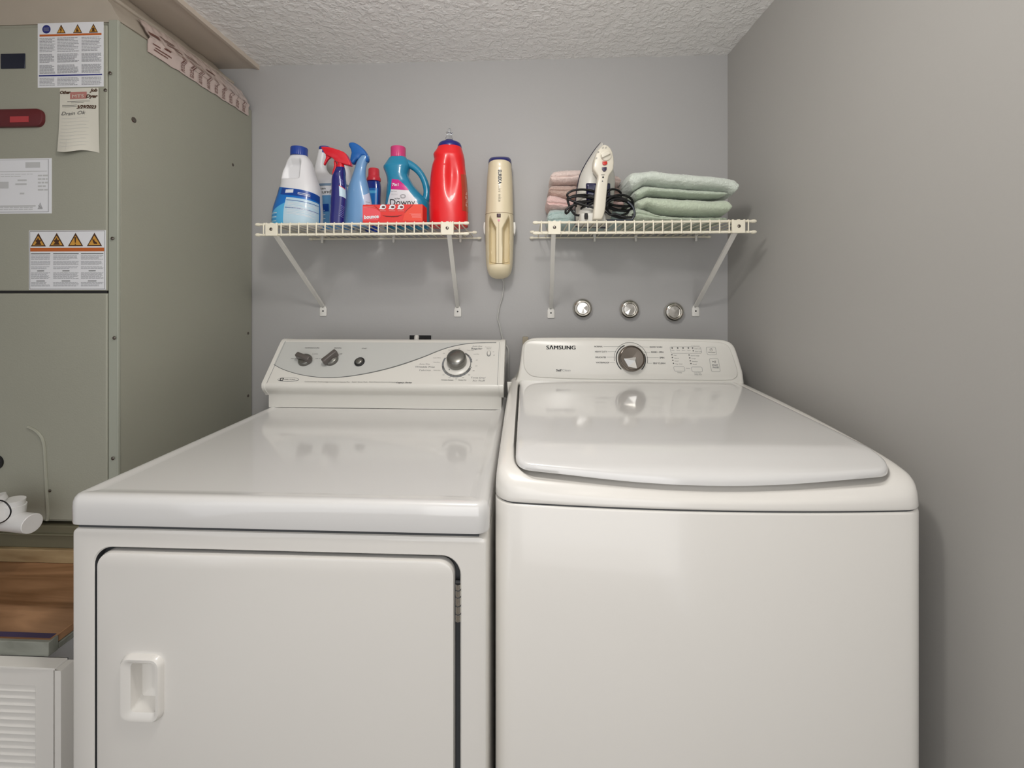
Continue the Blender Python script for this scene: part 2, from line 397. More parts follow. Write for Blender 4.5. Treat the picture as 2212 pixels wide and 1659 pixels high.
dt('Auto Dryness Control', 817, 826.5, 40); dt('10 Cycles', 848, 827, 18); dt('Legacy Series', 873, 828, 34, bold=.03, shear=.4, h=.0042)
dt('Auto Dry', 917, 788, 23, 1, h=.0042); dt('Wrinkle Free', 918, 794.5, 42, 1, shear=.2, h=.0052, bold=.01); dt('Fabrics', 918, 801.5, 24, 1, h=.0048)
dt('Auto Dry', 1031, 749.5, 22, 1, shear=.2, h=.0042); dt('Regular', 1030, 755, 24, 1, bold=.03, h=.0056)
dt('Time Dry/', 1033, 818, 32, 1, h=.0056); dt('Air Fluff', 1034, 824.5, 27, 1, h=.0056)
dt('Wrinkle Release', 966, 822, 27, bold=.02, h=.0026); dt('Damp Dry', 999, 822, 17, bold=.02, h=.0026)
dt('Less Dry', 944, 774, 16, h=.0024); dt('Very Dry', 943, 783.5, 14, h=.0024); dt('More Dry', 944, 801, 15, h=.0024)
dt('Cool Down', 974, 757, 12, h=.0022); dt('Off', 992, 753.5, 4, h=.0024); dt('More Dry', 1016, 757.5, 14, h=.0022); dt('Less Dry', 1029, 766, 12, h=.0022)
for q, px, py in (('Off', 1030, 779), ('60', 1029, 791.5), ('50', 1023, 802), ('40', 1013, 811), ('30', 1000, 817), ('20', 985.5, 819.5), ('10', 971, 817), ('Off', 958, 811), ('Off', 959, 764.5)):
    dt(q, px, py, 4, h=.0024)
dt('Press Start\n', 1055, 750.5, 14, h=.0020); dt('Signal', 1056, 754, 9, h=.0022); dt('On', 1066, 761, 3, h=.0024); dt('Off', 1067, 768.5, 4, h=.0024)
mb.build('printed_lettering', ['print', 'softprint'], dryer, smooth=0)
# dial ring: white disc, grey scale arcs
dc = CPt(987.5, 786.5)
def arc(r0, r1, a0, a1, n=24):
    A = [math.radians(a0+(a1-a0)*i/n) for i in range(n+1)]
    return [(dc[0]+r1*math.cos(t), dc[1]+r1*math.sin(t)) for t in A]+[(dc[0]+r0*math.cos(t), dc[1]+r0*math.sin(t)) for t in reversed(A)]
mb = MB(); R = .0455
for a0, a1, r0, mm in ((150, 200, .80, 0), (195, 250, .93, 0), (250, 318, .92, 0), (318, 340, .82, 1), (8, 58, .84, 0), (40, 62, .80, 1), (190, 203, .86, 1)):
    mb.slab(arc(R*r0*.98, R*.98, a0, a1), fnL, .0011 if mm else .0009, m=mm)
for q in (205, 225, 250, 262, 275, 290, 305, 330, 345, 20, 100, 115, 130): mb.slab(arc(R*.80, R*1.0, q, q+1.3, 2), fnL, .0012, m=1)
mb.slab(arc(R*.86, R*.90, 0, 359.9, 60), fnL, .0008, m=2)
mb.build('dial_scale', ['seamgrey', 'print', 'line'], dryer, smooth=0)
mb = MB(); cc = cpl(dc[0], dc[1]); mb.lathe([(0, 0), (.0385, 0), (.0385, .0035), (.0375, .0042), (.024, .005), (0, .005)], cc, cn_, 48)
skirt = mb.build('dial_skirt', 'plastic', dryer)
mb = MB(); q = cpl(dc[0]-.020, dc[1]-.024, .0048); mb.add([q-V((.0022, 0, 0)), q+V((.0022, 0, 0)), q+cu_*.005], [(0, 1, 2)]); mb.build('dial_pointer', 'print', skirt, smooth=0, recalc=False)
mb = MB(); mb.lathe([(0, .004), (.0275, .004), (.0290, .010), (.0285, .026), (.0265, .031), (.021, .034), (.011, .0355), (0, .036)], cc+cu_*.004, cn_, 40)
mb.build('timer_knob', 'knobmet', dryer, smooth=60)
# two pointer knobs
for px, py, ang in ((660, 779, 160), (716.5, 778, 52)):
    c = CPt(px, py); cc = cpl(*c); mb = MB()
    mb.lathe([(0, 0), (.0195, 0), (.0195, .004), (.0185, .009), (.0165, .011), (0, .011)], cc, cn_, 32, 1)
    mb.lathe([(0, .001), (.0202, .001), (.0202, .003), (0, .003)], cc, cn_, 32, 0)
    t = math.radians(ang); d = V((1, 0, 0))*math.cos(t)+cu_*math.sin(t); e = cn_.cross(d)
    L = [(-.024, .0050), (-.021, .0075), (0, .0070), (.021, .0075), (.024, .0050), (.024, -.0050), (.021, -.0075), (0, -.0070), (-.021, -.0075), (-.024, -.0050)]
    mb.slab(L, lambda u, v, w_: cc+d*u+e*v+cn_*(.006+w_), .021, .003, 0)
    mb.build('selector_knob', ['knobgrey', 'knobmet'], dryer, smooth=50)
c = CPt(777, 782.5); cc = cpl(*c); mb = MB()
mb.lathe([(0, 0), (.0150, 0), (.0150, .004), (.0130, .0055), (.0112, .005), (.0110, .003), (0, .003)], cc, cn_, 32, 0)
mb.lathe([(0, .002), (.0108, .002), (.0108, .007), (.009, .0095), (.005, .0105), (0, .0108)], cc, cn_, 32, 1)
mb.build('start_button', ['black', 'knobmet'], dryer, smooth=60)
c = CPt(1056, 764); cc = cpl(*c); mb = MB()
mb.slab([(c[0]+.0062*math.cos(t), c[1]+.0100*math.sin(t)) for t in [2*math.pi*i/24 for i in range(24)]], fnL, .0015, m=1)
mb.slab([(c[0]+.0045*math.cos(t), c[1]+.0080*math.sin(t)) for t in [2*math.pi*i/24 for i in range(24)]], fnL, .006, .002)
mb.build('signal_switch', ['plastic', 'softprint'], dryer, smooth=60)

# ================================================================ WASHER
WX0, WX1 = -.051, .635; WC = (WX0+WX1)/2; HW = (WX1-WX0)/2
washer = thing('washing_machine', 'white top-loading washing machine with chrome dial console, beside the right wall', 'washing machine', (WC, 1.05, 0))
def wout(ix, iy, r=.034, bow=.017, yb=1.36, n=8, rb=.02):
    L = rrect(WX0+ix, WX1-ix, .7255+iy, yb, [r, r, rb, rb], n); out = []
    # add points along the front edge so that it can bow
    pts = []
    for i in range(len(L)):
        p, q = L[i], L[(i+1) % len(L)]; pts.append(p); d = math.hypot(q[0]-p[0], q[1]-p[1]); k = int(d/.02)
        k = {n: 33, 2*n+1: 31, 3*n+2: 33, 4*n+3: 31}.get(i, 0)
        for j in range(1, k): pts.append((p[0]+(q[0]-p[0])*j/k, p[1]+(q[1]-p[1])*j/k))
    for x, y in pts:
        u = (x-WC)/HW; wgt = max(0, min(1, (1.05-y)/.32)); out.append((x, y-bow*max(0, 1-u*u)*wgt))
    return out
zc = [(.700, .9130), (.722, .9240), (.728, .9310), (.735, .9385), (.748, .9475), (.765, .9540), (.80, .9615), (.90, .971), (1.05, .980), (1.3, .988), (1.5, .990)]
ZS = .9035
mb = MB(); w0 = wout(0, 0)
mb.loft([[(x, y, .015) for x, y in w0], [(x, y, ZS-.006) for x, y in w0], [(x, y, ZS-.0035) for x, y in wout(.0008, .0008)], [(x, y, ZS-.002) for x, y in wout(.004, .004, .032)]])
mb.build('cabinet_body', 'enamel', washer, smooth=50)
mb = MB(); mb.loft([[(x, y, ZS-.004) for x, y in wout(.003, .003)], [(x, y, ZS+.002) for x, y in wout(.003, .003)]]); mb.build('body_seam', 'gap', washer)
mb = MB(); R = []
for ix, iy, s, dz in ((.003, .003, 0, 0), (.0005, .0005, 0, .001), (0, 0, 0, .003), (.0005, .0005, .35, .001), (.0015, .001, .65, 0), (.0035, .002, .84, 0), (.007, .004, .94, 0), (.012, .0065, .985, 0), (.018, .009, 1, 0), (.025, .012, 1, 0), (.029, .014, 1, -.0006), (.031, .016, 1, -.0022), (.0325, .019, 1, -.0055), (.0335, .024, 1, -.0085), (.0345, .036, 1, -.0120), (.036, .06, 1, -.0140)):
    L = wout(ix, iy, max(.034, .034+ix*.2)); L = [(x, y) for x, y in L]
    R.append([(x, y, ZS+(cr(zc, y)[0]-ZS)*s+dz*(1+1.6*min(1, max(0, (y-.79)/.03))*(dz < -.002))) for x, y in L])
mb.loft(R, 0, True, True)
mb.build('top_cover', 'enamel', washer, smooth=55)
# lid: flat behind, front third rolled down
zl = [(.715, .9430), (.722, .9460), (.735, .9560), (.755, .9632), (.775, .9696), (.790, .9736), (.797, .9754), (.802, .9763), (.812, .9768), (.84, .9777), (.90, .9798), (1.05, .9840), (1.30, .9905)]
def lidout(i, zoff=0):
    L = rrect(-.0165+i, .6005-i, .7455+i, 1.315-i*.3, [.022, .030, .004, .004], 8); pts = []
    for k in range(len(L)):
        p, q = L[k], L[(k+1) % len(L)]; pts.append(p); d = math.hypot(q[0]-p[0], q[1]-p[1])
        kk = {8: 33, 17: 31, 26: 33, 35: 31}.get(k, 0)
        for j in range(1, kk): pts.append((p[0]+(q[0]-p[0])*j/kk, p[1]+(q[1]-p[1])*j/kk))
    out = []
    for x, y in pts:
        u = (x-.292)/.31; wgt = max(0, min(1, (1.05-y)/.30)); out.append((x, y-.022*max(0, 1-u*u)*wgt))
    return out
mb = MB(); R = []
for i, dz in ((.012, -.012), (.002, -.0125), (0, -.0105), (0, -.005), (.001, -.0022), (.003, -.0006), (.006, 0), (.014, 0), (.022, 0), (.030, 0), (.038, 0), (.044, 0), (.050, 0), (.056, 0), (.062, 0), (.068, 0), (.076, 0), (.09, 0), (.12, 0), (.155, 0), (.195, 0), (.235, 0), (.27, 0)):
    R.append([(x, y, cr(zl, y)[0]+dz) for x, y in lidout(i)])
mb.loft(R, 0, True, True); mb.build('lid', 'enamel_top', washer, smooth=60)
# hinge gap line visible on the left
# console
K0, K1 = V((0, 1.300, .990)), V((0, 1.331, 1.112)); ku = (K1-K0).normalized(); kn = V((0, -ku.z, ku.y)); KL = (K1-K0).length
def kpl(u, v, w_=0): return V((u, 0, 0))+K0+ku*v+kn*w_
def KPt(px, py):
    q = on_plane(px, py, K0, kn); return (q.x, (q-K0).dot(ku))
sil = [(1103, 834), (1108, 829), (1114, 821), (1119, 808), (1122, 790), (1125, 770), (1127, 752), (1130, 743), (1136, 736), (1145, 731), (1156, 729), (1170, 728.4), (1200, 728),
       (1250, 728), (1300, 728), (1380, 729), (1450, 730), (1500, 731), (1530, 731.6), (1545, 732.1), (1558, 733), (1570, 735), (1582, 741), (1590, 752), (1597, 772), (1603, 792), (1608, 808), (1613, 820), (1620, 829), (1628, 836)]
so = [KPt(*p) for p in sil]; so = [(p.x, p.y) for p in smooth_path([V((u, v, 0)) for u, v in so], 3)]
so = [(u, v) for u, v in so if -.0440 < u < .6275]; so = [(so[0][0], -.014)]+so+[(so[-1][0], -.014)]
fnK = lambda u, v, w_: kpl(u, v, w_)
mb = MB(); o0 = so; rr = []
for d, w_ in ((0, -.100), (0, -.012), (.0008, -.006), (.003, -.0025), (.006, -.0008), (.010, 0)):
    rr.append([kpl(u, v, w_) for u, v in offset(so, d)] if w_ > -.05 else [kpl(u, v, 0)+V((0, .095, -.022*max(0, v)/KL)) for u, v in so])
mb.loft(rr, 0, True, True); mb.build('console_housing', 'plastic', washer, smooth=50)
fs_ = [(1131, 760), (1133, 745), (1142, 737), (1156, 734.5), (1175, 734.2), (1210, 734), (1300, 734), (1400, 735.3), (1480, 736.6), (1530, 738), (1548, 739), (1562, 741), (1573, 748), (1581, 765), (1588, 785), (1592, 800), (1592, 812), (1583, 820), (1570, 821.5), (1550, 822), (1500, 821.6), (1400, 820.5), (1300, 820), (1220, 818), (1185, 816.5), (1165, 815.2), (1148, 812), (1137, 803), (1131, 788)]
fl = [KPt(*p) for p in fs_]; fl = flat2(fl, 4)
mb = MB(); mb.slab(fl, fnK, .0035, .0032); mb.build('console_fascia', 'plastic', washer, smooth=50)
WL = .0039
def kt(mb, s, px, py, wpx, mm=0, bold=0, h=.003, shear=0, spacing=1):
    c = KPt(px, py); wm = abs(KPt(px+wpx/2, py)[0]-KPt(px-wpx/2, py)[0])
    mb.text(s, 0, 0, 0, h, mm, bold=bold, align='c', w=wm, shear=shear, spacing=spacing, fn=lambda x, y: kpl(c[0]+x, c[1]-h/2+y, WL))
mb = MB(); kt(mb, 'S\u039bMSUNG', 1211.5, 751, 62, 0, .045, .0112, spacing=1.08); mb.build('brand_lettering', 'black', washer, smooth=0)
mb = MB()
kt(mb, 'Self', 1207, 800, 12, 1, .04, .0062); kt(mb, 'Clean', 1223, 800, 18, 0, 0, .0062)
for s_, px, py, wd in (('NORMAL', 1292.5, 749, 18), ('HEAVY DUTY', 1298, 760, 26), ('DELICATES', 1297, 772, 23), ('WATERPROOF', 1301, 783.5, 29), ('QUICK WASH', 1416, 750, 27), ('RINSE + SPIN', 1419, 761, 26), ('SPIN', 1429, 773, 10), ('SELF CLEAN', 1423, 785, 26)):
    kt(mb, s_, px, py, wd, 1, .03, .0042)
def kline(x0, y0, x1, y1, t=.0005, mm=0):
    a, b = KPt(x0, y0), KPt(x1, y1); d = V((b[0]-a[0], b[1]-a[1])).normalized(); nn = V((-d.y, d.x))*t/2*1.4
    mb.add([kpl(a[0]+nn.x, a[1]+nn.y, WL), kpl(b[0]+nn.x, b[1]+nn.y, WL), kpl(b[0]-nn.x, b[1]-nn.y, WL), kpl(a[0]-nn.x, a[1]-nn.y, WL)], [(0, 1, 2, 3)], mm)
for a_ in ((1303, 749, 1345, 749), (1312, 760, 1330, 760), (1310, 772, 1327, 772), (1317, 783.5, 1328, 784), (1375, 749, 1400, 750), (1389, 761, 1404, 761.5), (1395, 773, 1422, 773), (1396, 785, 1408, 785)): kline(*a_)
def kbox(pts, mm=0):
    for (x0, y0), (x1, y1) in zip(pts, pts[1:]+pts[:1]): kline(x0, y0, x1, y1, .0006, mm)
def krr(x0, x1, y0, y1, sh, r=2.5):
    return [(x+sh*(y-y0)/(y1-y0), y) for x, y in rrect(x0, x1, y0, y1, r, 3)]
kbox(krr(1446, 1512, 749.5, 763.5, 3))
kbox(krr(1454, 1477, 792, 802, 2)); kbox(krr(1492, 1515, 793, 803, 2)); 
kbox(krr(1524, 1544, 750, 766.5, 3)); kbox(krr(1531, 1550, 775, 803, 5))
for i, x in enumerate((1451, 1463, 1474.5, 1486)):
    kt(mb, '•', x, 752, 3.4, 1, .06, .008); kt(mb, ('Wash', 'Rinse', 'Extra', 'Spin')[i], x+1.3, 757, 7, 0, 0, .0022)
kt(mb, 'Delay End', 1501, 747.5, 17, 0, 0, .0018)
for x, y, s_, wd in ((1495, 753.5, 'Child Lock', 13), (1496.5, 759.5, 'Door Lock', 14), (1450.5, 768, 'Hot', 6), (1451.5, 774, 'Warm', 10), (1452.5, 780, 'Cool', 8), (1453.8, 786.5, 'Tap Cold', 15), (1487.5, 768.5, 'Extra Large', 18), (1489, 774.8, 'Large', 9), (1490, 781, 'Medium', 12), (1491.5, 787, 'Small', 8)):
    kt(mb, '•', x, y-1.4, 3.0, 1, .06, .007); kt(mb, s_, x+4+wd/2, y, wd, 0, .01, .0026)
kt(mb, 'Options', 1485, 796, 9, 0, .01, .0022); kt(mb, 'Temp', 1467, 805, 10, 0, .02, .0026); kt(mb, 'Load Size', 1506, 805.5, 15, 0, .02, .0026); kt(mb, 'Delay End', 1507, 809.5, 15, 0, .02, .0024)
kt(mb, 'Power', 1537, 761.5, 15, 1, .02, .0028); kt(mb, '▷/II', 1541, 781.5, 8, 1, .02, .005) if False else kt(mb, '>||', 1541, 781.5, 8, 1, .02, .005)
kt(mb, 'START', 1543.5, 789, 13, 0, .05, .0042); kt(mb, 'PAUSE', 1545, 794, 13, 0, .05, .0042)
c = KPt(1535, 756)
for i in range(18):
    t0, t1 = [math.radians(110+320*k/18) for k in (i, i+1)]
    mb.add([kpl(c[0]+r_*math.cos(t), c[1]+r_*math.sin(t), WL) for r_, t in ((.0042, t0), (.0042, t1), (.0034, t1), (.0034, t0))], [(0, 1, 2, 3)], 1)
kline(1535, 752.5, 1535, 756, .0008, 1)
mb.build('printed_lettering', ['softprint', 'print'], washer, smooth=0)
# dial
kc = KPt(1362, 775.5)
def karc(r0, r1, a0, a1, n=30):
    A = [math.radians(a0+(a1-a0)*i/n) for i in range(n+1)]
    return [(kc[0]+r1*math.cos(t), kc[1]+r1*math.sin(t)) for t in A]+[(kc[0]+r0*math.cos(t), kc[1]+r0*math.sin(t)) for t in reversed(A)]
mb = MB()
for a0, a1, r0, r1 in ((112, 226, .0408, .0436), (-46, 20, .0408, .0436), (-14, 188, .0478, .0486)): mb.slab(karc(r0, r1, a0, a1), fnK, .0042)
mb.build('dial_ring', 'black', washer, smooth=0)
mb = MB(); cc = kpl(kc[0], kc[1], .003)
mb.lathe([(0, 0), (.0375, 0), (.0378, .003), (.0370, .016), (.0355, .019), (.0335, .0195), (.032, .0175), (0, .0165)], cc, kn, 48)
kb = mb.build('cycle_knob', 'darkchrome', washer, smooth=50)
mb = MB(); kx = V((1, 0, 0))   # faceted wedge grip in the knob
def kk(a, b_, c_): return cc+kx*a+ku*b_+kn*c_
mb.add([kk(-.024, -.001, .0175), (kk(.009, .002, .027)), kk(.012, -.029, .019), kk(-.012, -.024, .0178), kk(.006, -.008, .0268)], [(0, 3, 4), (0, 4, 1), (4, 3, 2), (1, 4, 2), (0, 1, 2, 3)])
mb.build('knob_grip', 'chrome', kb, smooth=0)
# ================================================================ AIR HANDLER CABINET
CF, CXR, CZ0, CZ1 = 1.020, -.970, .690, 1.895
cab = thing('air_handler_cabinet', 'tall sage green air handler cabinet with warning stickers and taped tan duct on top', 'air handler', (-1.31, 1.28, CZ0))
mb = MB(); mb.box(-1.65, CXR, CF+.004, WY-.003, CZ0+.004, CZ1); mb.build('housing', 'cabinet', cab, bevel=.003)
zs = P(120, 631, CF).z
mb = MB(); mb.box(-1.65, -.994, CF-.006, CF+.004, zs+.003, CZ1-.012); mb.build('upper_access_panel', 'cabinet', cab, bevel=.003)
mb = MB(); mb.box(-1.65, -.994, CF-.006, CF+.004, CZ0+.012, zs-.003); lowp = mb.build('lower_access_panel', 'cabinet', cab, bevel=.003)
mb = MB(); mb.box(-1.65, -.998, CF-.001, CF+.003, zs-.0035, zs+.0035); mb.build('panel_seam', 'black', cab)
mb = MB(); mb.box(-.9925, CXR+.0015, CF-.004, CF+.004, CZ0, CZ1+.001); mb.box(CXR-.003, CXR+.0012, CF-.004, CF+.003, CZ0, CZ1+.001); mb.build('corner_post', 'cabedge', cab, bevel=.002)
# embossed rib and hole on the lower panel
mb = MB(); rib = [P(*p, CF-.007) for p in ((60, 922), (76, 930), (88, 942), (95, 960), (98, 1000), (101, 1060), (104, 1110), (102, 1124))]
mb.tube(smooth_path(rib, 5), .0035, 8); mb.build('embossed_rib', 'cabinet', lowp)
mb = MB(); mb.lathe([(0, 0), (.017, 0), (.017, .004), (0, .004)], P(-6, 998, CF-.006), (0, -1, 0), 28); mb.build('pipe_opening', 'black', lowp)
for px, py in ((238, 158), (243, 515), (247, 730), (244, 990), (82, 935), (108, 1060), (228, 195)):
    screw(cab if px > 200 else lowp, P(px, py, CF-.0062), (0, -1, 0), .004 if px > 200 else .0035)
def side(px, py):
    q = on_plane(px, py, V((CXR, 0, 0)), V((1, 0, 0))); return q
for px, py in ((289, 259), (503, 356), (536, 720), (536, 855)): screw(cab, side(px, py)-V((.0005, 0, 0)), (1, 0, 0), .007 if px < 300 else .005)
# stickers
def stick(name, x0, y0, x1, y1, label, cells, tilt=0):
    A, B = P(x0, y0, CF-.006), P(x1, y1, CF-.006)
    W, H = B.x-A.x, A.z-B.z; f = lambda u, v, w_: V((A.x+u*W, CF-.006-w_, A.z-v*H+tilt*u*W))
    mb = MB(); g = .006
    mb.slab([(0, 0), (0, 1), (1, 1), (1, 0)], f, .0006, m=0)
    for (u0, v0, u1, v1, mm) in cells: mb.slab([(u0, v0), (u0, v1), (u1, v1), (u1, v0)], f, .0009, m=mm)
    return mb, f, W, H
SM = ['white', 'orange', 'sticker', 'navy', 'amber', 'brownprint', 'line']
SF = ['white', 'orange', 'faint', 'navy', 'faint', 'sticker', 'sticker']
def para(mb, f, u0, u1, v0, v1, n, rnd, mm=2, th=.45):
    h = (v1-v0)/n
    for i in range(n):
        w_ = rnd.choice([1, .97, .93, .99, .8, .9, .62 if i == n-1 else .95]); u = u0
        while u < u0+(u1-u0)*w_-.004:
            l = min(rnd.uniform(.02, .06), u0+(u1-u0)*w_-u); v = v0+h*i
            mb.slab([(u, v), (u, v+h*th), (u+l, v+h*th), (u+l, v)], f, .0009, m=mm); u += l+.006
def tri(mb, f, cu2, v0, v1, hw, sym):
    mb.slab([(cu2, v0), (cu2-hw, v1), (cu2+hw, v1)], f, .0010, m=5)
    k = .13; mb.slab([(cu2, v0+(v1-v0)*k*1.6), (cu2-hw*(1-k*1.7), v1-(v1-v0)*k*.7), (cu2+hw*(1-k*1.7), v1-(v1-v0)*k*.7)], f, .0013, m=4)
    c = v0+(v1-v0)*.62; d = (v1-v0)
    S = {'bolt': [(0, -.28), (-.16, .05), (-.02, .05), (-.10, .30), (.16, -.02), (.03, -.02), (.12, -.28)],
         'flame': [(0, -.25), (-.14, .0), (-.2, .25), (.2, .25), (.12, 0), (.04, .08)],
         'burst': [(-.2, -.05), (-.08, -.12), (0, -.28), (.08, -.1), (.22, -.08), (.14, .08), (.24, .26), (-.24, .26), (-.1, .1)],
         'bang': [(-.06, -.3), (-.03, .12), (.03, .12), (.06, -.3)],
         'hand': [(-.15, -.22), (-.08, .08), (-.02, .2), (.22, .22), (.2, .12), (.06, .02), (.0, -.05), (.1, -.2), (-.02, -.08)]}[sym]
    mb.slab([(cu2+x*d*.8, c+y*d) for x, y in S], f, .0016, m=5)
    if sym == 'bang': mb.slab([(cu2+.035*d*math.cos(t)*.9, c+.24*d+.045*d*math.sin(t)) for t in [i*math.pi/4 for i in range(8)]], f, .0016, m=5)
rnd = random.Random(3)
mb, f, W, H = stick('a', 82, 51, 224, 187, '', [(.03, .175, .97, .205, 1), (.02, .805, .98, .825, 3)])
mb.slab([(.135+.062*math.cos(t), .095+.066*math.sin(t)) for t in [i*math.pi/16 for i in range(32)]], f, .001, m=3)
for q in (.075, .095, .115): mb.slab([(.095, q), (.095, q+.006), (.175, q+.006), (.175, q)], f, .0013, m=2)
for c, s_ in ((.36, 'bolt'), (.61, 'flame'), (.85, 'burst')): tri(mb, f, c, .03, .165, .068, s_)
for a0, b0 in ((.03, .27), (.30, .63), (.67, .97)):
    para(mb, f, a0, b0, .23, .46, 10, rnd); para(mb, f, a0, b0, .48, .62, 8, rnd, th=.6); para(mb, f, a0, b0, .65, .79, 8, rnd, th=.6); para(mb, f, a0, b0, .85, .98, 6, rnd)
mb.build('warning_label', SM, cab, smooth=0, label='upper square warning label with round blue mark and blue rule')
mb, f, W, H = stick('b', 63, 498, 229, 626, '', [(.02, .295, .98, .355, 1), (.012, .012, .988, .018, 5), (.012, .982, .988, .988, 6), (.012, .012, .016, .988, 6), (.984, .012, .988, .988, 6)], -.0)
for c, s_ in ((.125, 'burst'), (.365, 'burst'), (.61, 'bang'), (.855, 'hand')): tri(mb, f, c, .045, .27, .098, s_)
for a0, b0 in ((.03, .28), (.32, .65), (.68, .97)):
    mb.slab([(a0, .385), (a0, .40), (b0, .40), (b0, .385)], f, .001, m=6)
    para(mb, f, a0, b0, .425, .50, 5, rnd); para(mb, f, a0, b0, .52, .59, 5, rnd); para(mb, f, a0, b0, .61, .66, 3, rnd)
    mb.slab([((a0+b0)/2-.045, .675), ((a0+b0)/2-.045, .688), ((a0+b0)/2+.045, .688), ((a0+b0)/2+.045, .675)], f, .001, m=6)
    para(mb, f, a0, b0, .71, .82, 7, rnd)
    mb.slab([((a0+b0)/2-.055, .845), ((a0+b0)/2-.055, .858), ((a0+b0)/2+.055, .858), ((a0+b0)/2+.055, .845)], f, .001, m=6)
    para(mb, f, a0, b0, .875, .95, 4, rnd)
mb.build('warning_label', SM, cab, smooth=0, label='lower warning label with four orange hazard triangles')
mb, f, W, H = stick('c', -130, 345, 112, 461, '', [(.0, .23, .96, .24, 2), (.97, .02, .975, .97, 6), (.0, .965, .975, .975, 6), (.0, .02, .975, .028, 2), (.77, .07, .90, .17, 2), (.70, .38, .78, .41, 2), (.68, .45, .78, .48, 2), (.50, .42, .62, .54, 2), (.72, .62, .76, .65, 2), (.0, .85, .86, .875, 2)])
para(mb, f, .88, .97, .30, .62, 5, rnd); para(mb, f, .0, .86, .88, .95, 2, rnd); para(mb, f, .55, .85, .28, .36, 2, rnd, th=.25)
tri(mb, f, .90, .80, .92, .022, 'hand'); mb.build('rating_label', SF, cab, smooth=0, label='white rating label with faint grey table')
# hanging service tag, gently curled
mb = MB(); A, B = P(131, 192, CF-.007), P(214, 328, CF-.007); W, H = B.x-A.x, A.z-B.z
def tg(u, v, w_=0):
    y = CF-.008-.006*math.sin(u*math.pi*1.4+.4)*v*v-.004*v*v; return V((A.x+u*W, y-w_, A.z-v*H-.003*math.sin(u*7)*v))
n1, n2 = 16, 20
for s_, w_ in ((1, .0006), (-1, 0)):
    mb.add([tg(i/n1, j/n2, w_) for j in range(n2+1) for i in range(n1+1)], [tuple((j*(n1+1)+i, j*(n1+1)+i+1, (j+1)*(n1+1)+i+1, (j+1)*(n1+1)+i)[::s_]) for j in range(n2) for i in range(n1)])
def tq(u0, v0, u1, v1, mm, k=6):
    for i in range(k):
        a0, b0 = u0+(u1-u0)*i/k, u0+(u1-u0)*(i+1)/k; mb.add([tg(a0, v0, .001), tg(b0, v0, .001), tg(b0, v1, .001), tg(a0, v1, .001)], [(0, 1, 2, 3)], mm)
tq(.27, .06, .70, .17, 3, 8)
def tt(s_, u, v, wd, h, mm, bold=.0, shear=0): mb.text(s_, 0, 0, 0, h/H*1.0, mm, bold=bold, w=wd, align='l', shear=shear, fn=lambda x, y: tg(u+x, v-y*1.0, .0014))
tt('MTS', .33, .15, .30, .0075, 0, 0); tt('Other', .01, .085, .28, .007, 2, .04, .3); tt('Job', .78, .06, .20, .007, 2, .04, .3); tt('Dyer', .68, .155, .31, .0075, 2, .04, .3)
tt('3/29/2023', .45, .325, .50, .0075, 2, .04, .3); tt('Drain Ok', .06, .42, .62, .0085, 4, .0, .3)
for v, u0, u1 in ((.205, .2, .78), (.225, .3, .62), (.262, .07, .45), (.285, .07, .45)): tq(u0, v, u1, v+.006, 4)
for i in range(9): v = .47+i*.055; tq(.06, v, .76 if i % 2 else .7, v+.004, 1)
tq(.245, .80, .25, .98, 1, 1)
mb.build('service_tag', ['paper', 'greypanel', 'brownprint', 'pinkprint', 'print'], cab, smooth=60, recalc=False, label='hanging cream service tag with handwriting')
# red badge and dark patch
A, B = P(-150, 241, CF-.006), P(98, 275, CF-.006)
mb = MB(); ff = lambda u, v, w_: V((u, CF-.006-w_, v))
mb.slab(rrect(A.x, B.x, B.z, A.z, .017, 8), ff, .008, .003)
bd = mb.build('red_badge', mat('maroon_badge', (92, 30, 34), .35), cab)
C_, D_ = P(22, 252, CF-.014), P(62, 264, CF-.014)
mb = MB(); mb.box(C_.x, D_.x, CF-.0148, CF-.0135, D_.z, C_.z); mb.box(A.x+.02, P(12, 0, CF).x, CF-.0148, CF-.0135, B.z+.004, A.z-.004); mb.build('badge_lettering_block', mat('red_badge_field', (176, 60, 64), .4), bd)
A, B = P(3, 117, CF-.006), P(55, 148, CF-.006)
mb = MB(); mb.box(A.x, B.x, CF-.008, CF-.0055, B.z, A.z); mb.build('sight_window', mat('dark_blue_window', (24, 30, 48), .25), cab, bevel=.001)

# base pan below cabinet + lumber + plywood platform
mb = MB(); mb.box(-1.65, -.972, 1.012, WY-.004, .637, .6895); mb.box(-1.65, -.974, 1.006, 1.013, .668, .6725)
tag(mb.build('base_pan', 'base', None, (-1.3, 1.27, .637), bevel=.002), 'dark olive metal drip pan strip under the green air handler cabinet', 'drip pan')
mb = MB(); mb.box(-1.65, -.900, 1.004, 1.50, .6055, .6365)
tag(mb.build('support_plank', 'lumber', None, (-1.3, 1.25, .6055), bevel=.002), 'pale bare lumber plank under the air handler, lying on the brown platform', 'plank')
plat = thing('plywood_platform', 'brown stained plywood platform box that carries the air handler, left of the dryer', 'platform', (-1.3, 1.16, 0))
mb = MB(); mb.box(-1.70, -.876, .782, WY-.004, .590, .605)
mb.build('deck', 'plywood', plat, bevel=.0015)
mb = MB(); mb.box(-1.70, -.873, .7765, .795, .578, .6045); mb.box(-.892, -.8735, .795, WY-.004, .578, .5895); mb.build('edge_board', 'greylumber', plat, bevel=.0015)
mb = MB(); mb.box(-1.70, -.880, .786, .797, .6045, .6056); mb.build('violet_band', mat('dark_violet', (62, 50, 84), .5), plat)  # dark violet colour band along the platform's front edge
mb = MB(); mb.box(-1.70, -.885, .777, WY-.004, 0, .577); mb.build('box_frame', 'white', plat)
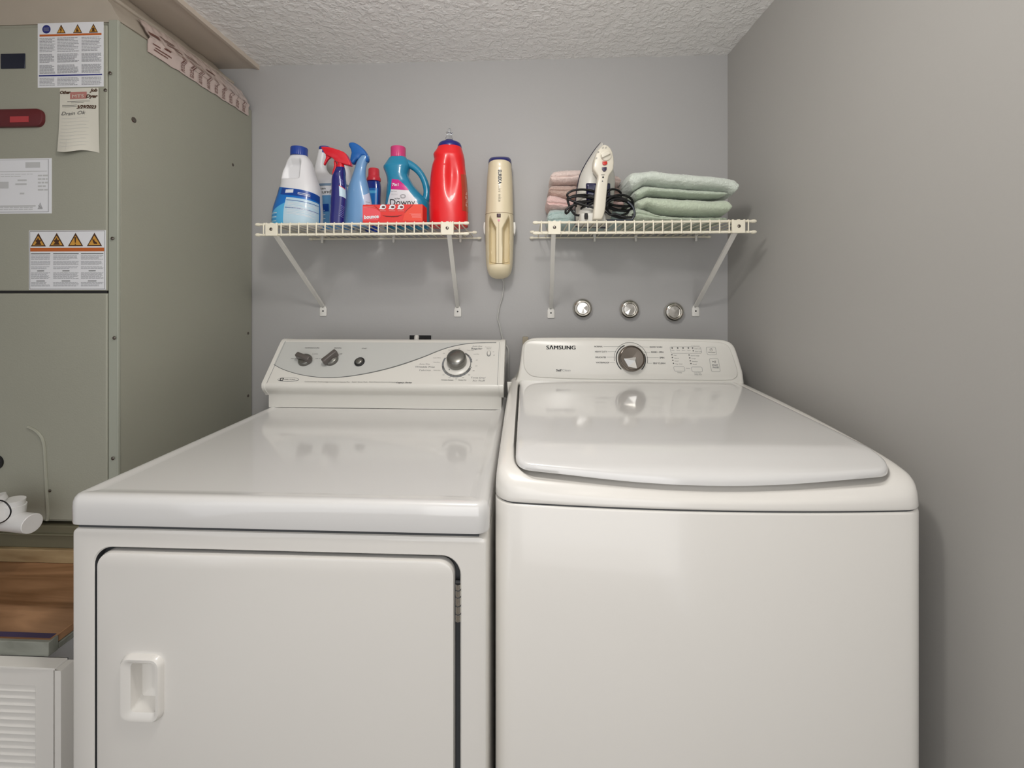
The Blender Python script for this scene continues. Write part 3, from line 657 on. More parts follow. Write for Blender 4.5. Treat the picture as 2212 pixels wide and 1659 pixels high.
# return air grille
gr = thing('return_air_grille', 'white louvred return air grille on the front of the platform box, lower left corner', 'vent', (-1.25, .77, .0))
gx1, gz1, gy = -.822, .5755, .752
mb = MB(); mb.slab(rrect(-1.68, gx1, .02, gz1, .002, 2), lambda u, v, w_: V((u, .7815-w_, v)), .7815-gy, .002)
gf = MB(); ff = lambda y0: (lambda u, v, w_: V((u, y0-w_, v)))
outer = rrect(-1.68, gx1, .02, gz1, .002, 2); q = P(118, 1444, gy); in1 = rrect(-1.66, q.x, .04, q.z, .002, 2)
gf.slab(outer, ff(.7760), .7760-gy, 0, holes=(in1[::-1],)); gf.build('outer_frame', 'enamel', gr, bevel=.0015)
q2 = P(80, 1479, gy+.006); lo = rrect(-1.62, q2.x, .08, q2.z, .002, 2)
gf = MB(); inn = offset(in1, .0055); gf.slab(inn, ff(.7740), .7740-(gy+.003), 0, holes=(lo[::-1],)); gf.build('face_plate', 'enamel', gr, bevel=.001)
mb = MB(); mb.box(-1.66, q.x, .7745, .7758, .04, q.z); mb.build('backing', 'gap', gr)
z = q2.z
pitch = .0128; i = 0
while z-pitch > .08 and i < 40:
    mb = MB(); mb.add([(-1.62, .7690, z-.0005), (q2.x, .7690, z-.0005), (q2.x, .7560, z-.0112), (-1.62, .7560, z-.0112), (-1.62, .7710, z+.0006), (q2.x, .7710, z+.0006), (q2.x, .7566, z-.0101), (-1.62, .7566, z-.0101)],
                      [(0, 1, 2, 3), (4, 7, 6, 5), (0, 4, 5, 1), (3, 2, 6, 7), (0, 3, 7, 4), (1, 5, 6, 2)])
    mb.build('louvre', 'enamel', gr); z -= pitch; i += 1
# ================================================================ DUCT PLENUM with taped seam
duct = cab
mb = MB(); R = []
nseg = 40; NV = 14
def dside(y, t):    # t 0 bottom .. 1 top on the right-hand face
    x = -.966+(-1.085+.966)*t; wob = .006*noise.noise(V((y*9, t*3, 1)))+.003*noise.noise(V((y*24, t*9, 4)))
    return V((x+wob+.008*math.sin(t*math.pi), y, CZ1+.0+t*(2.045-CZ1)*1.0))
yb0, yb1 = CF+.004, 1.495
for j in range(nseg+1):
    y = yb0+(yb1-yb0)*j/nseg
    R.append([(-1.64, y, CZ1)]+[dside(y, t/NV) for t in range(NV+1)]+[(-1.60, y, 2.0448)])
for r in R: r[-2] = V((r[-2].x, r[-2].y, 2.0448))
mb.loft(R, 0, True, True); mb.build('duct_shell', 'duct', duct, smooth=60)
# raised fold along the middle of the duct
mb = MB(); mb.tube(smooth_path([dside(yb0+(yb1-yb0)*k/9, .52)+V((.004, 0, .0)) for k in range(10)], 4), .006, 8); mb.build('wrap_fold', 'duct', duct)
# printed tape
def tp(s, t, w_=0):     # s along (0 front..1 back), t 0 lower edge..1 upper edge, wraps over the cabinet's top corner
    y = 1.098+s*(1.512-1.098); d = -.030+t*(.030+.055+.02*math.sin(s*3))
    d0 = d+.0035*noise.noise(V((s*14, 0, 2)))*(1 if t < .1 else .3); wr = .0035*noise.noise(V((s*26, t*5, 7)))+.002*noise.noise(V((s*60, t*12, 3)))
    if d0 < 0: return V((CXR+.0035+w_+abs(wr)*.5, y, CZ1+d0))
    f_ = d0/.155; p = dside(min(y, yb1), min(1, f_)); p.y = y; return p+V((.006+w_+wr*.6+.003, 0, .003))
mb = MB(); n1, n2 = 90, 18
mb.add([tp(i/n1, j/n2) for j in range(n2+1) for i in range(n1+1)]+[tp(i/n1, j/n2, -.002) for j in range(n2+1) for i in range(n1+1)],
       [(j*(n1+1)+i, j*(n1+1)+i+1, (j+1)*(n1+1)+i+1, (j+1)*(n1+1)+i) for j in range(n2) for i in range(n1)]+[tuple(q+(n1+1)*(n2+1) for q in (j*(n1+1)+i, (j+1)*(n1+1)+i, (j+1)*(n1+1)+i+1, j*(n1+1)+i+1)) for j in range(n2) for i in range(n1)])
tape = mb.build('sealing_tape', 'tape', cab, smooth=70, recalc=False)
mb = MB(); rn = random.Random(5)
def tquad(s0, t0, s1, t1, k=3):
    for i in range(k):
        for j in range(2):
            a0, b0 = s0+(s1-s0)*i/k, s0+(s1-s0)*(i+1)/k; c0, d0 = t0+(t1-t0)*j/2, t0+(t1-t0)*(j+1)/2
            mb.add([tp(a0, c0, .0016), tp(b0, c0, .0016), tp(b0, d0, .0016), tp(a0, d0, .0016)], [(0, 1, 2, 3)])
for k in range(9):
    s0 = .26+k*.082
    for q in range(4):
        t = .04
        while t < .44:
            l = rn.uniform(.03, .09); tquad(s0+q*.009, t, s0+q*.009+.0045, min(.46, t+l), 1); t += l+.02
for a0, b0, c0, d0 in ((.02, .10, .52, .64), (.03, .16, .30, .33), (.05, .18, .22, .25), (.04, .15, .14, .17), (.12, .26, .70, .73), (.14, .28, .62, .65), (.16, .30, .54, .57), (.34, .46, .66, .68), (.36, .48, .60, .62), (.55, .63, .60, .66)):
    tquad(a0, c0, b0, d0, 6)
mb.build('tape_lettering', 'tapeprint', tape, smooth=70, recalc=False)
# ================================================================ PVC drain
pv = thing('drain_pipe', 'white plastic drain pipe with stub end, in front of the green cabinet', 'pipe', (-1.2, .96, .66))
a = P(70, 1131, .93); b = V((-1.42, .965, a.z+.005)); d = (a-b).normalized()
mb = MB(); mb.lathe([(0, 0), (.0205, 0), (.0205, (a-b).length-.001), (.0195, (a-b).length), (.018, (a-b).length), (0, (a-b).length-.0005)], b, d, 28); mb.build('pipe', 'pvc', pv)
c = P(22, 1112, .93)+V((0, .006, 0))
mb = MB(); mb.lathe([(0, -.012), (.020, -.012), (.020, .02), (.0175, .02), (.0175, .032), (0, .032)], c, (.12, 0, 1), 24); mb.build('pipe_fitting', 'pvc', pv)
c2 = P(-3, 1106, .92); mb = MB(); mb.lathe([(0, -.02), (.019, -.02), (.019, .022), (.022, .022), (.022, .034), (0, .034)], c2, (-.25, -.2, 1), 24); mb.build('pipe_fitting', 'pvc', pv)
wr_ = [P(*p, Y) for p, Y in (((-30, 1098), .90), ((-8, 1082), .89), ((10, 1084), .89), ((22, 1098), .89), ((22, 1112), .89), ((12, 1124), .892), ((-4, 1131), .90), ((-30, 1136), .91))]
mb = MB(); mb.tube(smooth_path(wr_, 6), .0013, 8)
tag(mb.build('thin_wire', 'cordblack', None, P(0, 1110, .9)), 'thin black wire looped over the white drain pipe', 'wire')

# ================================================================ WALL THINGS
ob = thing('wall_outlet_box', 'black recessed outlet box in the wall just above the dryer console', 'outlet box', P(908, 745, WY))
a, b = P(885, 724, WY), P(932, 760, WY)
mb = MB(); fw = lambda u, v, w_: V((u, WY-w_, v)); o_ = rrect(a.x-.0035, b.x+.0035, b.z, a.z+.0035, .003, 3); h_ = rrect(a.x, b.x, b.z+.004, a.z, .001, 3)
mb.slab(o_, fw, .003, 0, holes=(h_[::-1],)); mb.build('cover_frame', 'wall', ob)
mb = MB(); mb.box(a.x, b.x, WY-.0015, WY-.0005, b.z+.004, a.z); mb.build('dark_interior', 'black', ob)
c = P(899, 740, WY-.003); mb = MB(); mb.lathe([(0, -.03), (.0085, -.03), (.0085, .022), (.006, .026), (0, .026)], c, (0.1, 0, 1), 16); mb.build('grey_plug', 'strut', ob)
a, b = P(1129, 727, WY), P(1141, 745, WY); mb = MB(); mb.box(a.x, b.x, WY-.02, WY-.0005, b.z-.03, a.z); tag(mb.build('wall_box', mat('beige_box', (176, 166, 146), .6), None, (a.x, WY, a.z-.04), bevel=.002), 'small beige wall box peeking over the left top corner of the washer console', 'wall box')
labs = ['chrome rimmed round puck light on the wall, beside the left strut foot', 'chrome rimmed round puck light on the wall, middle of three', 'chrome rimmed round puck light on the wall, hung lowest, beside the right strut foot']
def puck(px, py, lab):
    c = P(px, py, WY-.0225); c.y = WY
    t = thing('puck_light', lab, 'puck light', c, 'chrome puck lights under the right shelf')
    mb = MB(); mb.lathe([(0, .0005), (.0290, .0005), (.0325, .003), (.0330, .010), (.0315, .0165), (.0285, .0205), (.0255, .0215), (.0238, .0200), (.0232, .0185), (.0225, .0198), (.0205, .0205), (.0192, .0190), (.0192, .014), (0, .014)], c, (0, -1, 0), 48)
    mb.build('rim', 'chrome', t, smooth=50)
    mb = MB(); rn = random.Random(int(px)); n = 10; pts = [c+V((0, -.0165, 0))+V((.002, 0, .001))]
    pts += [c+V((math.cos(2*math.pi*k/n)*.0190, -.0145-.002*rn.random(), math.sin(2*math.pi*k/n)*.0190)) for k in range(n)]
    mb.add(pts, [(0, 1+k, 1+(k+1) % n) for k in range(n)]); mb.build('faceted_lens', 'chrome', t, smooth=0)
for (px, py), l in zip(((1259.5, 666), (1361.5, 668.5), (1458.5, 674)), labs): puck(px, py, l)
# ================================================================ WIRE SHELVES
SY, SZ = 1.225, 1.4430
def shelf(xl, xr, label, braces, back_shift, clips):
    t = thing('wire_shelf', label, 'wire shelf', ((xl+xr)/2, WY, SZ-.05), 'cream wire wall shelves')
    LIP = .033; r = .0035
    def rail(name, p, q, r=.0036):
        mb = MB(); mb.tube([p, q], r, 10); o = mb.build(name, 'wire', t)
        for e, d in ((p, -1), (q, 1)):
            cb = MB(); cb.lathe([(0, -.004), (.0046, -.004), (.0050, .002), (.0042, .0065), (.002, .009), (0, .0092)], e, V((d, 0, 0)), 12); cb.build('tip_cap', 'wire', o)
    bl, br = xl+back_shift[0], xr+back_shift[1]
    rail('front_rail', V((xl, SY, SZ-.004)), V((xr, SY, SZ-.004)))
    rail('front_rail', V((xl, SY, SZ-LIP)), V((xr, SY, SZ-LIP)))
    rail('deck_rail', V((bl, SY+.16, SZ-.0075)), V((br, SY+.16, SZ-.0075)), .0028)
    rail('back_rail', V((bl, WY-.012, SZ-.0075)), V((br, WY-.012, SZ-.0075)), .0028)
    n = int((xr-xl-.02)/.0252); x = xl+((xr-xl)-n*.0252)/2
    for k in range(n+1):
        xx = x+k*.0252; mb = MB()
        mb.tube([(xx, SY-.0035, SZ-LIP-.003), (xx, SY-.0045, SZ-LIP+.004), (xx, SY-.0045, SZ-.004), (xx, SY-.002, SZ-.0005), (xx, SY+.004, SZ-.0016), (xx, WY-.008, SZ-.0022)], .0019, 6)
        mb.build('cross_wire', 'wire', t)
    for bx, wx, wz, side_ in braces:
        zc_ = SZ-.0185; mb = MB(); w2 = .0172; h2 = .0185
        L = [(-w2, -h2), (w2, -h2), (w2, h2)]+[(w2-.004, h2), (w2-.005, h2-.002), (w2-.013, h2-.002), (w2-.014, h2), (-w2+.014, h2), (-w2+.013, h2-.002), (-w2+.005, h2-.002), (-w2+.004, h2)]+[(-w2, h2)]
        mb.slab(L, lambda u, v, w_: V((bx+u, SY-.0045-w_, zc_+v)), .006, 0); pl_ = mb.build('clip_plate', 'wire', t, bevel=.0012)
        screw(pl_, V((bx, SY-.0103, zc_)), (0, -1, 0), .0045)
        # strut, channel section, flat side to the viewer
        A = V((bx+.0015*side_, SY+.004, zc_-.010)); B = V((wx, WY-.008, wz+.012)); ax = (B-A).normalized(); sx = ax.cross(V((0, 0, 1))).normalized(); up = sx.cross(ax).normalized()
        if sx.x < 0: sx = -sx
        mb = MB(); hw = .0062
        mb.loft([[p+sx*a_+up*b_ for a_, b_ in ((-hw, 0), (hw, 0), (hw, .0075), (hw-.0014, .0075), (hw-.0014, .0014), (-hw+.0014, .0014), (-hw+.0014, .0075), (-hw, .0075))] for p in (A, B)])
        mb.build('strut', 'strut', t, bevel=.0004)
        mb = MB(); L = [(-.0125, -.0185), (-.0105, -.021), (.0105, -.021), (.0125, -.0185), (.012, .006), (.007, .0155), (.003, .0165), (.0015, .010), (-.0035, .009), (-.005, .0165), (-.0085, .0145), (-.0120, .005)]
        mb.slab(L, lambda u, v, w_: V((wx+u, WY-.0008-w_, wz+v)), .0036, .0012); wp = mb.build('wall_foot', 'strut', t)
        mb = MB(); mb.lathe([(0, 0), (.0028, 0), (.0028, .001), (0, .001)], V((wx, WY-.0043, wz-.003)), (0, -1, 0), 12); mb.build('screw', 'black', wp)
    for cx in clips:
        mb = MB(); mb.box(cx-.005, cx+.005, WY-.020, WY-.0008, SZ-.006, SZ+.004); mb.box(cx-.0035, cx+.0035, WY-.018, WY-.010, SZ-.022, SZ-.005); mb.build('wall_clip', 'strut', t, bevel=.0015)
    return t
def sx_(px, py=490): return P(px, py, SY-.005).x
def wq(px, py): q = P(px, py, WY); return q.x, q.z
shelf(sx_(556), sx_(1006), 'left cream coated wire shelf, loaded with laundry bottles', [(sx_(588), *wq(699, 670), -1), (sx_(967), *wq(989, 671), 1)], (.004, .004), [wq(700, 510)[0], wq(853, 510)[0], wq(996, 510)[0]])
shelf(sx_(1158), sx_(1629), 'right cream coated wire shelf, loaded with an iron and folded towels', [(sx_(1197.5), *wq(1190, 674), -1), (sx_(1594), *wq(1502, 670), 1)], (-.006, .004), [wq(1283, 512)[0], wq(1371, 512)[0], wq(1500, 512)[0]])
# ================================================================ BOTTLES ON THE LEFT SHELF
def pm(name, rgb, rough=.3, coat=.2, **k): return mat(name, rgb, rough, coat=coat, **k)
class Body:
    """a bottle body lofted from measured widths: rows of (py, left px, right px) at depth Y; hd = half depth / half width"""
    def __init__(s, Y, rows, hd=.8, n=48, e=2.4, dent=None, hdf=None, zb=SZ+.0008, cyl=None):
        s.Y, s.dent, s.n, s.e = Y, dent, n, e; R = []
        for py, l, r in rows:
            a, b = P(l, py, Y), P(r, py, Y); cx = (a.x+b.x)/2; hw = (b.x-a.x)/2; z = P((l+r)/2, py, Y).z
            R.append([z, cx, hw, cyl if cyl else hw*hd])
        R.sort(); R[0][0] = zb; s.R = [tuple(r) for r in R]; s.z0, s.z1 = R[0][0], R[-1][0]
        if hdf: s.R = [(z, cx, hw, hdf(z)) for z, cx, hw, h in s.R]
    def pt(s, ang, z, off=0):
        cx, hw, hd = cr(s.R, z); c, q = math.cos(ang), math.sin(ang); p = 2/s.e
        x = math.copysign(abs(c)**p, c)*(hw+off); y = math.copysign(abs(q)**p, q)*(hd+off)
        pnt = V((cx+x, s.Y+y, z))
        if s.dent: pnt = s.dent(pnt, ang)
        return pnt
    def mesh(s, m=0, nz=60, mb=None, round_=.004):
        mb = mb or MB(); zs_ = [s.z0+(s.z1-s.z0)*k/nz for k in range(nz+1)]; rings = []
        for i, z in enumerate(zs_):
            rings.append([s.pt(2*math.pi*j/s.n, z) for j in range(s.n)])
        r0 = [V((p.x*.94+s.R[0][1]*.06, p.y*.94+s.Y*.06, s.z0)) for p in rings[0]]; rings[0] = [V((p.x, p.y, s.z0+round_)) for p in rings[0]]
        mb.loft([r0]+rings, m); return mb
    def wrap(s, mb, a0, a1, zf0, zf1, m, off=.0006, na=20, nz=8):
        """label: angles in degrees (270 faces the viewer), heights may depend on the angle"""
        g = []
        for j in range(nz+1):
            row = []
            for i in range(na+1):
                a = a0+(a1-a0)*i/na; u = i/na; lo = zf0(u) if callable(zf0) else zf0; hi = zf1(u) if callable(zf1) else zf1
                row.append(s.pt(math.radians(a), lo+(hi-lo)*j/nz, off))
            g.append(row)
        vs = [p for r in g for p in r]; mb.add(vs, [(j*(na+1)+i, j*(na+1)+i+1, (j+1)*(na+1)+i+1, (j+1)*(na+1)+i) for j in range(nz) for i in range(na)], m)
        return mb
    def words(s, mb, txt, ac, z, w, h, m, off=.0012, bold=0, shear=0, curve=None):
        zz = z; hw = cr(s.R, z)[1]
        def fn(x, y):
            # invert x -> angle on the front half
            cx, hw_, hd_ = cr(s.R, zz+y); u = max(-.999, min(.999, ((s.pt(math.radians(ac), zz).x-cx)+x)/hw_)); p = s.e/2
            c = math.copysign(abs(u)**p, u); a = -math.acos(max(-1, min(1, c))); return s.pt(a, zz+y, off)
        mb.text(txt, 0, 0, 0, h, m, bold=bold, align='c', w=w, shear=shear, fn=fn)
def pz(px, py, Y): return P(px, py, Y).z
def pbox(pts, Y): return [(P(x, y, Y).x, P(x, y, Y).z) for x, y in pts]
def cap_on(parent, px0, px1, py0, py1, Y, mt, name='cap', ribs=36, tilt=0):
    a, b = P(px0, py1, Y), P(px1, py1, Y); t = P((px0+px1)/2, py0, Y); r = (b.x-a.x)/2; h = t.z-a.z; c = V(((a.x+b.x)/2, Y, a.z)); mb = MB()
    n = ribs*2; prof = [(0, 0), (r*.96, 0), (r, .001), (r, h-.003), (r*.94, h-.0008), (r*.86, h), (0, h)]
    ax = V((tilt, 0, 1)).normalized(); u = ax.orthogonal().normalized(); u = V((0, 1, 0)); w_ = ax.cross(u)
    mb.loft([[c+ax*hh+(u*math.cos(q)+w_*math.sin(q))*max(1e-5, rr-(.0006 if (j % 2 and .001 <= hh <= h-.002 and rr > r*.9) else 0)) for j, q in enumerate([2*math.pi*j/n for j in range(n)])] for rr, hh in prof])
    return mb.build(name, mt, parent, smooth=30)
white = pm('white_bleach_plastic', (226, 226, 228), .38, .05); bluecap = pm('blue_cap_plastic', (24, 62, 150), .35)
lblue = pm('label_blue', (16, 112, 196), .3); lsky = pm('label_sky', (84, 176, 224), .3); lpale = pm('label_pale', (186, 212, 226), .35); ldeep = pm('label_deep_blue', (14, 66, 150), .3); lwhite = pm('label_white', (224, 226, 230), .35)
# --- bleach, front one
Y = 1.325
t = thing('bleach_bottle', 'white bleach jug with blue cap and bright blue wraparound label, leftmost on the left shelf', 'bleach bottle', P(645, 492, Y))
q0, q1 = P(613, 345, Y), P(659, 391, Y)
def dent(p, ang):
    if p.y > Y: return p
    u = (p.x-q0.x)/(q1.x-q0.x); v = (p.z-q1.z)/(q0.z-q1.z)
    if -0.15 < u < 1.05 and -.1 < v < 1.15:
        fr = min(1, max(0, (1.06-u)/.22))*min(1, max(0, (u+.1)/.45)); fz = min(1, max(0, (v+.05)/.13))*min(1, max(0, (1.12-v-(max(0, .5-u))*.5)/.5)); fr = fr*fr*(3-2*fr); fz = fz*fz*(3-2*fz)
        p = V((p.x, p.y+.030*fr*fz*min(1, max(0, (Y-p.y-.006)/.034)), p.z))
    return p
A = Body(Y, [(331, 636, 657), (338, 630, 663), (347, 624.5, 669.5), (358, 620, 674.5), (372, 614.5, 678), (388, 612, 683), (400, 611, 687), (412, 609, 690), (424, 606, 691.5), (440, 601, 692), (455, 597, 693), (475, 595, 693), (487, 595, 692), (494, 597, 690)], .80, 200, 2.5, dent)
A.mesh(nz=130, round_=.005).build('jug', white, t, smooth=60)
cap_on(t, 629, 663, 319, 338, Y, bluecap, tilt=.03)
zt0 = pz(650, 404, Y); zt1 = pz(650, 426, Y); zbm = SZ+.006
mb = MB(); hi = lambda u: zt0+(zt1-zt0)*u
A.wrap(mb, 182, 358, zbm, hi, 0, .0005, 40, 14)
A.wrap(mb, 240, 358, lambda u: hi(.33+.67*u)-.021, lambda u: hi(.33+.67*u)-.001, 3, .0009, 30, 3)
A.wrap(mb, 182, 262, zbm, lambda u: zbm+.012+.050*u, 1, .0009, 24, 6)
A.wrap(mb, 262, 352, zbm, lambda u: hi(.5+.45*u)-.026, 2, .0010, 26, 6)
A.wrap(mb, 183, 204, lambda u: zbm+.034, lambda u: hi(u*.1)-.004, 4, .0011, 8, 4)
A.wrap(mb, 183, 214, lambda u: zbm+.010, lambda u: zbm+.026, 5, .0012, 8, 3)
for k in range(2): A.wrap(mb, 264, 350, lambda u, k=k: hi(.5+.45*u)-.035-.022*k, lambda u, k=k: hi(.5+.45*u)-.0335-.022*k, 3, .0014, 20, 1)
rn = random.Random(2)
for k in range(9):
    zz = .040+.0042*k
    if zz > .06 and k < 0: continue
    A.wrap(mb, 268, 268+rn.uniform(45, 78), lambda u: hi(.55+.4*u)-zz, lambda u: hi(.55+.4*u)-zz+.0013, 5, .0014, 14, 1)
for k in range(5): A.wrap(mb, 212+rn.uniform(0, 6), 244, zbm+.008+.006*k, zbm+.0095+.006*k, 0 if k % 2 else 5, .0014, 8, 1)
A.wrap(mb, 256, 272, hi(.4)-.016, hi(.4)-.006, 5, .0012, 6, 2)
for k in range(2): A.wrap(mb, 282, 318, lambda u: hi(.6+.2*u)-.010-.004*k, lambda u: hi(.6+.2*u)-.0085-.004*k, 5, .0013, 8, 1)
mb.build('label', [lblue, lsky, lpale, ldeep, pm('label_plum', (92, 60, 92), .35), lwhite], t, smooth=60, recalc=False)
# --- bleach behind
Y = 1.430
t = thing('bleach_bottle', 'white bleach jug with open handle and pale blue label, behind the red-trigger spray bottle', 'bleach bottle', P(728, 500, Y))
B_ = Body(Y, [(326, 690, 708), (335, 688, 707), (347, 685, 705.5), (360, 681.5, 704), (370, 680, 707), (378, 680.5, 716), (386, 682, 738), (394, 684, 752), (404, 687, 760), (418, 690, 765), (440, 693, 768), (470, 694, 769), (498, 695, 768)], .8, 40, 2.5, cyl=.044, hdf=None)
B_.R = [(z, cx, hw, .044 if z < pz(700, 392, Y) else .044*max(.42, 1-(z-pz(700, 392, Y))/.06)) for z, cx, hw, h in B_.R]
B_.mesh(nz=80).build('jug', white, t, smooth=60)
mb = MB(); mb.tube(smooth_path([P(*p, Y) for p in ((697, 334), (712, 333), (728, 340), (741, 355), (750, 374), (756, 398), (757, 412))], 6), .0125, 14); mb.build('handle', white, t)
cap_on(t, 690, 714, 318, 333, Y, bluecap)
mb = MB(); B_.wrap(mb, 190, 350, SZ+.005, pz(720, 428, Y), 0, .0006, 30, 6); B_.wrap(mb, 190, 350, pz(720, 408, Y), pz(720, 403, Y), 1, .0008, 30, 2)
B_.wrap(mb, 190, 350, pz(720, 428, Y), pz(720, 411, Y), 2, .0008, 30, 2)
B_.words(mb, 'laundry', 262, pz(714, 424, Y), .062, .011, 3, bold=.02); B_.words(mb, 'linen', 244, pz(704, 416, Y), .028, .007, 3, bold=.02)
B_.wrap(mb, 238, 262, pz(720, 462, Y), pz(720, 446, Y), 4, .001, 4, 2)
for py in (459, 468, 476): B_.wrap(mb, 215, 250, pz(720, py+1.3, Y), pz(720, py, Y), 2, .001, 6, 1)
mb.build('label', [pm('label_soft_blue', (96, 150, 194), .35), pm('steel_blue_band', (120, 144, 168), .3), lwhite, M['print'], ldeep], t, smooth=60, recalc=False)
# --- navy spray bottle with red trigger
def crop(z, ox, oy): return lambda pts: [(ox+x/z, oy+y/z) for x, y in pts]
c8 = crop(7.9, 570, 290)
Y = 1.264
t = thing('spray_bottle', 'navy blue spray bottle with a red trigger head', 'spray bottle', P(731, 486, Y))
red = pm('red_trigger_plastic', (212, 22, 40), .32, .3); navyp = pm('navy_bottle_plastic', (24, 26, 110), .22, .5)
C = Body(Y, [(362, 727, 744), (372, 724.5, 745), (382, 719.5, 745), (392, 718, 746), (410, 717.5, 747.5), (430, 716.5, 748.5), (450, 715.5, 747), (470, 714, 745), (484, 714, 744), (490, 715, 743)], .62, 48, 2.6, cyl=.0185)
C.R[-1] = (C.R[-1][0], C.R[-1][1], C.R[-1][2], .011); C.mesh().build('bottle', navyp, t, smooth=60)
mb = MB(); C.wrap(mb, 286, 350, lambda u: pz(735, 426, Y)-.006*u, lambda u: pz(735, 404, Y)-.009*u, 0, .0006, 10, 4); C.wrap(mb, 286, 350, lambda u: pz(735, 405, Y)-.009*u, lambda u: pz(735, 403.5, Y)-.009*u, 1, .0008, 10, 1)
for k in range(7): C.wrap(mb, 292+rn.uniform(0, 12), 338, lambda u: pz(735, 446+3.6*k, Y)-.006*u, lambda u: pz(735, 445+3.6*k, Y)-.006*u, 2, .0008, 6, 1)
for k in range(4): C.wrap(mb, 290, 325, lambda u: pz(735, 389+3*k, Y)-.006*u, lambda u: pz(735, 388+3*k, Y)-.006*u, 2, .0008, 6, 1)
mb.build('label', [lpale, red, pm('label_lavender', (120, 124, 190), .4)], t, smooth=60, recalc=False)
def head(name, loop_px, Y, th, mt, parent, sm=2, bev=.004, m=None):
    L = pbox(loop_px, Y); L = flat2(L, sm) if sm > 1 else L; mb = MB(); mb.slab(L, lambda u, v, w_: V((u, Y+th/2-w_, v)), th/2, 0) if False else None
    i2 = offset(L, bev); i1 = offset(L, bev*.3)
    f = lambda LL, y: [V((u, y, v)) for u, v in LL]
    mb.loft([f(i2, Y+th/2), f(i1, Y+th/2-bev*.3), f(L, Y+th/2-bev), f(L, Y-th/2+bev), f(i1, Y-th/2+bev*.3), f(i2, Y-th/2)]); return mb.build(name, mt, parent, smooth=50)
head('spray_head', c8([(1000, 243), (1015, 228), (1120, 232), (1250, 268), (1385, 318), (1440, 395), (1500, 520), (1482, 546), (1384, 522), (1300, 500), (1235, 470), (1200, 425), (1140, 395), (1062, 345), (1030, 290)]), Y, .020, red, t, 2, .002)
a = P(*c8([(1310, 480)])[0], Y); b = P(*c8([(1310, 612)])[0], Y)
mb = MB(); mb.lathe([(0, 0), (.0100, 0), (.0112, .002), (.0108, .011), (.0095, .014), (.0088, a.z-b.z), (0, a.z-b.z)], V((a.x, Y, b.z)), (0, 0, 1), 28); mb.build('neck_collar', red, t)
head('trigger', c8([(1062, 338), (1120, 380), (1140, 402), (1095, 440), (1055, 510), (1035, 532), (1030, 510), (1052, 450), (1070, 400)]), Y, .010, red, t, 2, .0015)
head('trigger_guard', c8([(1200, 455), (1240, 480), (1242, 560), (1222, 625), (1185, 690), (1172, 682), (1190, 600), (1208, 540)]), Y, .009, red, t, 2, .0015)
# --- light blue spray bottle
Y = 1.315
t = thing('spray_bottle', 'light blue curved spray bottle with a darker blue trigger head', 'spray bottle', P(775, 486, Y))
lb = pm('light_blue_plastic', (112, 158, 204), .3, .3); mb_ = pm('mid_blue_plastic', (24, 98, 176), .35, .2)
D_ = Body(Y, [(338, 781, 798), (346, 774, 796.5), (354, 770, 792.5), (365, 766.5, 790), (380, 762, 789.5), (395, 757.5, 793), (410, 752, 796.5), (425, 747.5, 800), (440, 744.5, 803), (455, 743, 804), (466, 743.5, 804), (470, 744.5, 803.5), (476, 744, 804), (490, 745, 803)], .6, 56, 2.3)
D_.R = [(z, cx, hw, min(hw, .0245) if z < pz(770, 400, Y) else min(hw, .0135+.011*max(0, (pz(770, 370, Y)-z)/.04) if z < pz(770, 370, Y) else .0135)) for z, cx, hw, h in D_.R]
D_.mesh(nz=70).build('bottle', lb, t, smooth=60)
mb = MB(); D_.wrap(mb, 305, 355, SZ+.03, lambda u: pz(785, 418, Y)+.012*u-.01, 0, .0006, 12, 5)
for k in range(5): D_.wrap(mb, 312, 340, SZ+.040+.008*k, SZ+.0412+.008*k, 1, .001, 6, 1)
D_.wrap(mb, 306, 345, lambda u: SZ+.058-.006*u, lambda u: SZ+.062-.006*u, 2, .0011, 6, 1)
mb.build('label', [pm('label_haze', (190, 198, 220), .4), M['line'], ldeep], t, smooth=60, recalc=False)
head('spray_head', c8([(1466, 185), (1480, 160), (1520, 152), (1570, 160), (1660, 212), (1735, 285), (1780, 365), (1796, 425), (1778, 472), (1750, 480), (1745, 400), (1690, 378), (1660, 400), (1640, 432), (1590, 452), (1560, 490), (1540, 512), (1500, 504), (1488, 450), (1500, 380), (1512, 330), (1500, 270), (1474, 225)]), Y, .024, mb_, t, 2, .005)
# --- small detergent behind
Y = 1.435
t = thing('detergent_bottle', 'small dark blue detergent bottle with a flared red cap, beside the teal jug', 'detergent bottle', P(808, 500, Y))
E = Body(Y, [(388, 796, 818), (393, 793, 820.5), (405, 793, 822), (425, 793, 821.5), (445, 792, 821), (470, 790, 820), (498, 790, 819)], .75, 40, 2.8)
E.mesh().build('bottle', pm('deep_blue_plastic', (18, 50, 140), .22, .5), t, smooth=60)
mb = MB(); E.wrap(mb, 225, 318, pz(808, 450, Y), pz(808, 409, Y), 0, .0006, 14, 4); E.wrap(mb, 240, 300, pz(808, 420, Y), pz(808, 414, Y), 1, .001, 8, 1); mb.build('label', [pm('label_azure', (22, 112, 190), .3), lsky], t, smooth=60, recalc=False)
a = P(806, 392, Y); k = 1.0
mb = MB(); c = V((P(807.5, 390, Y).x, Y, P(807, 392, Y).z)); u_ = (P(820, 390, Y).x-P(793, 390, Y).x)/2
mb.lathe([(0, 0), (u_*1.05, 0), (u_*1.08, .004), (u_*1.06, .010), (u_*.92, .015), (u_*.88, .018), (u_*.84, .038), (u_*.74, .0415), (0, .042)], c, (0, 0, 1), 40); mb.build('cap', pm('coral_red_cap', (214, 44, 60), .35, .2), t, smooth=45)
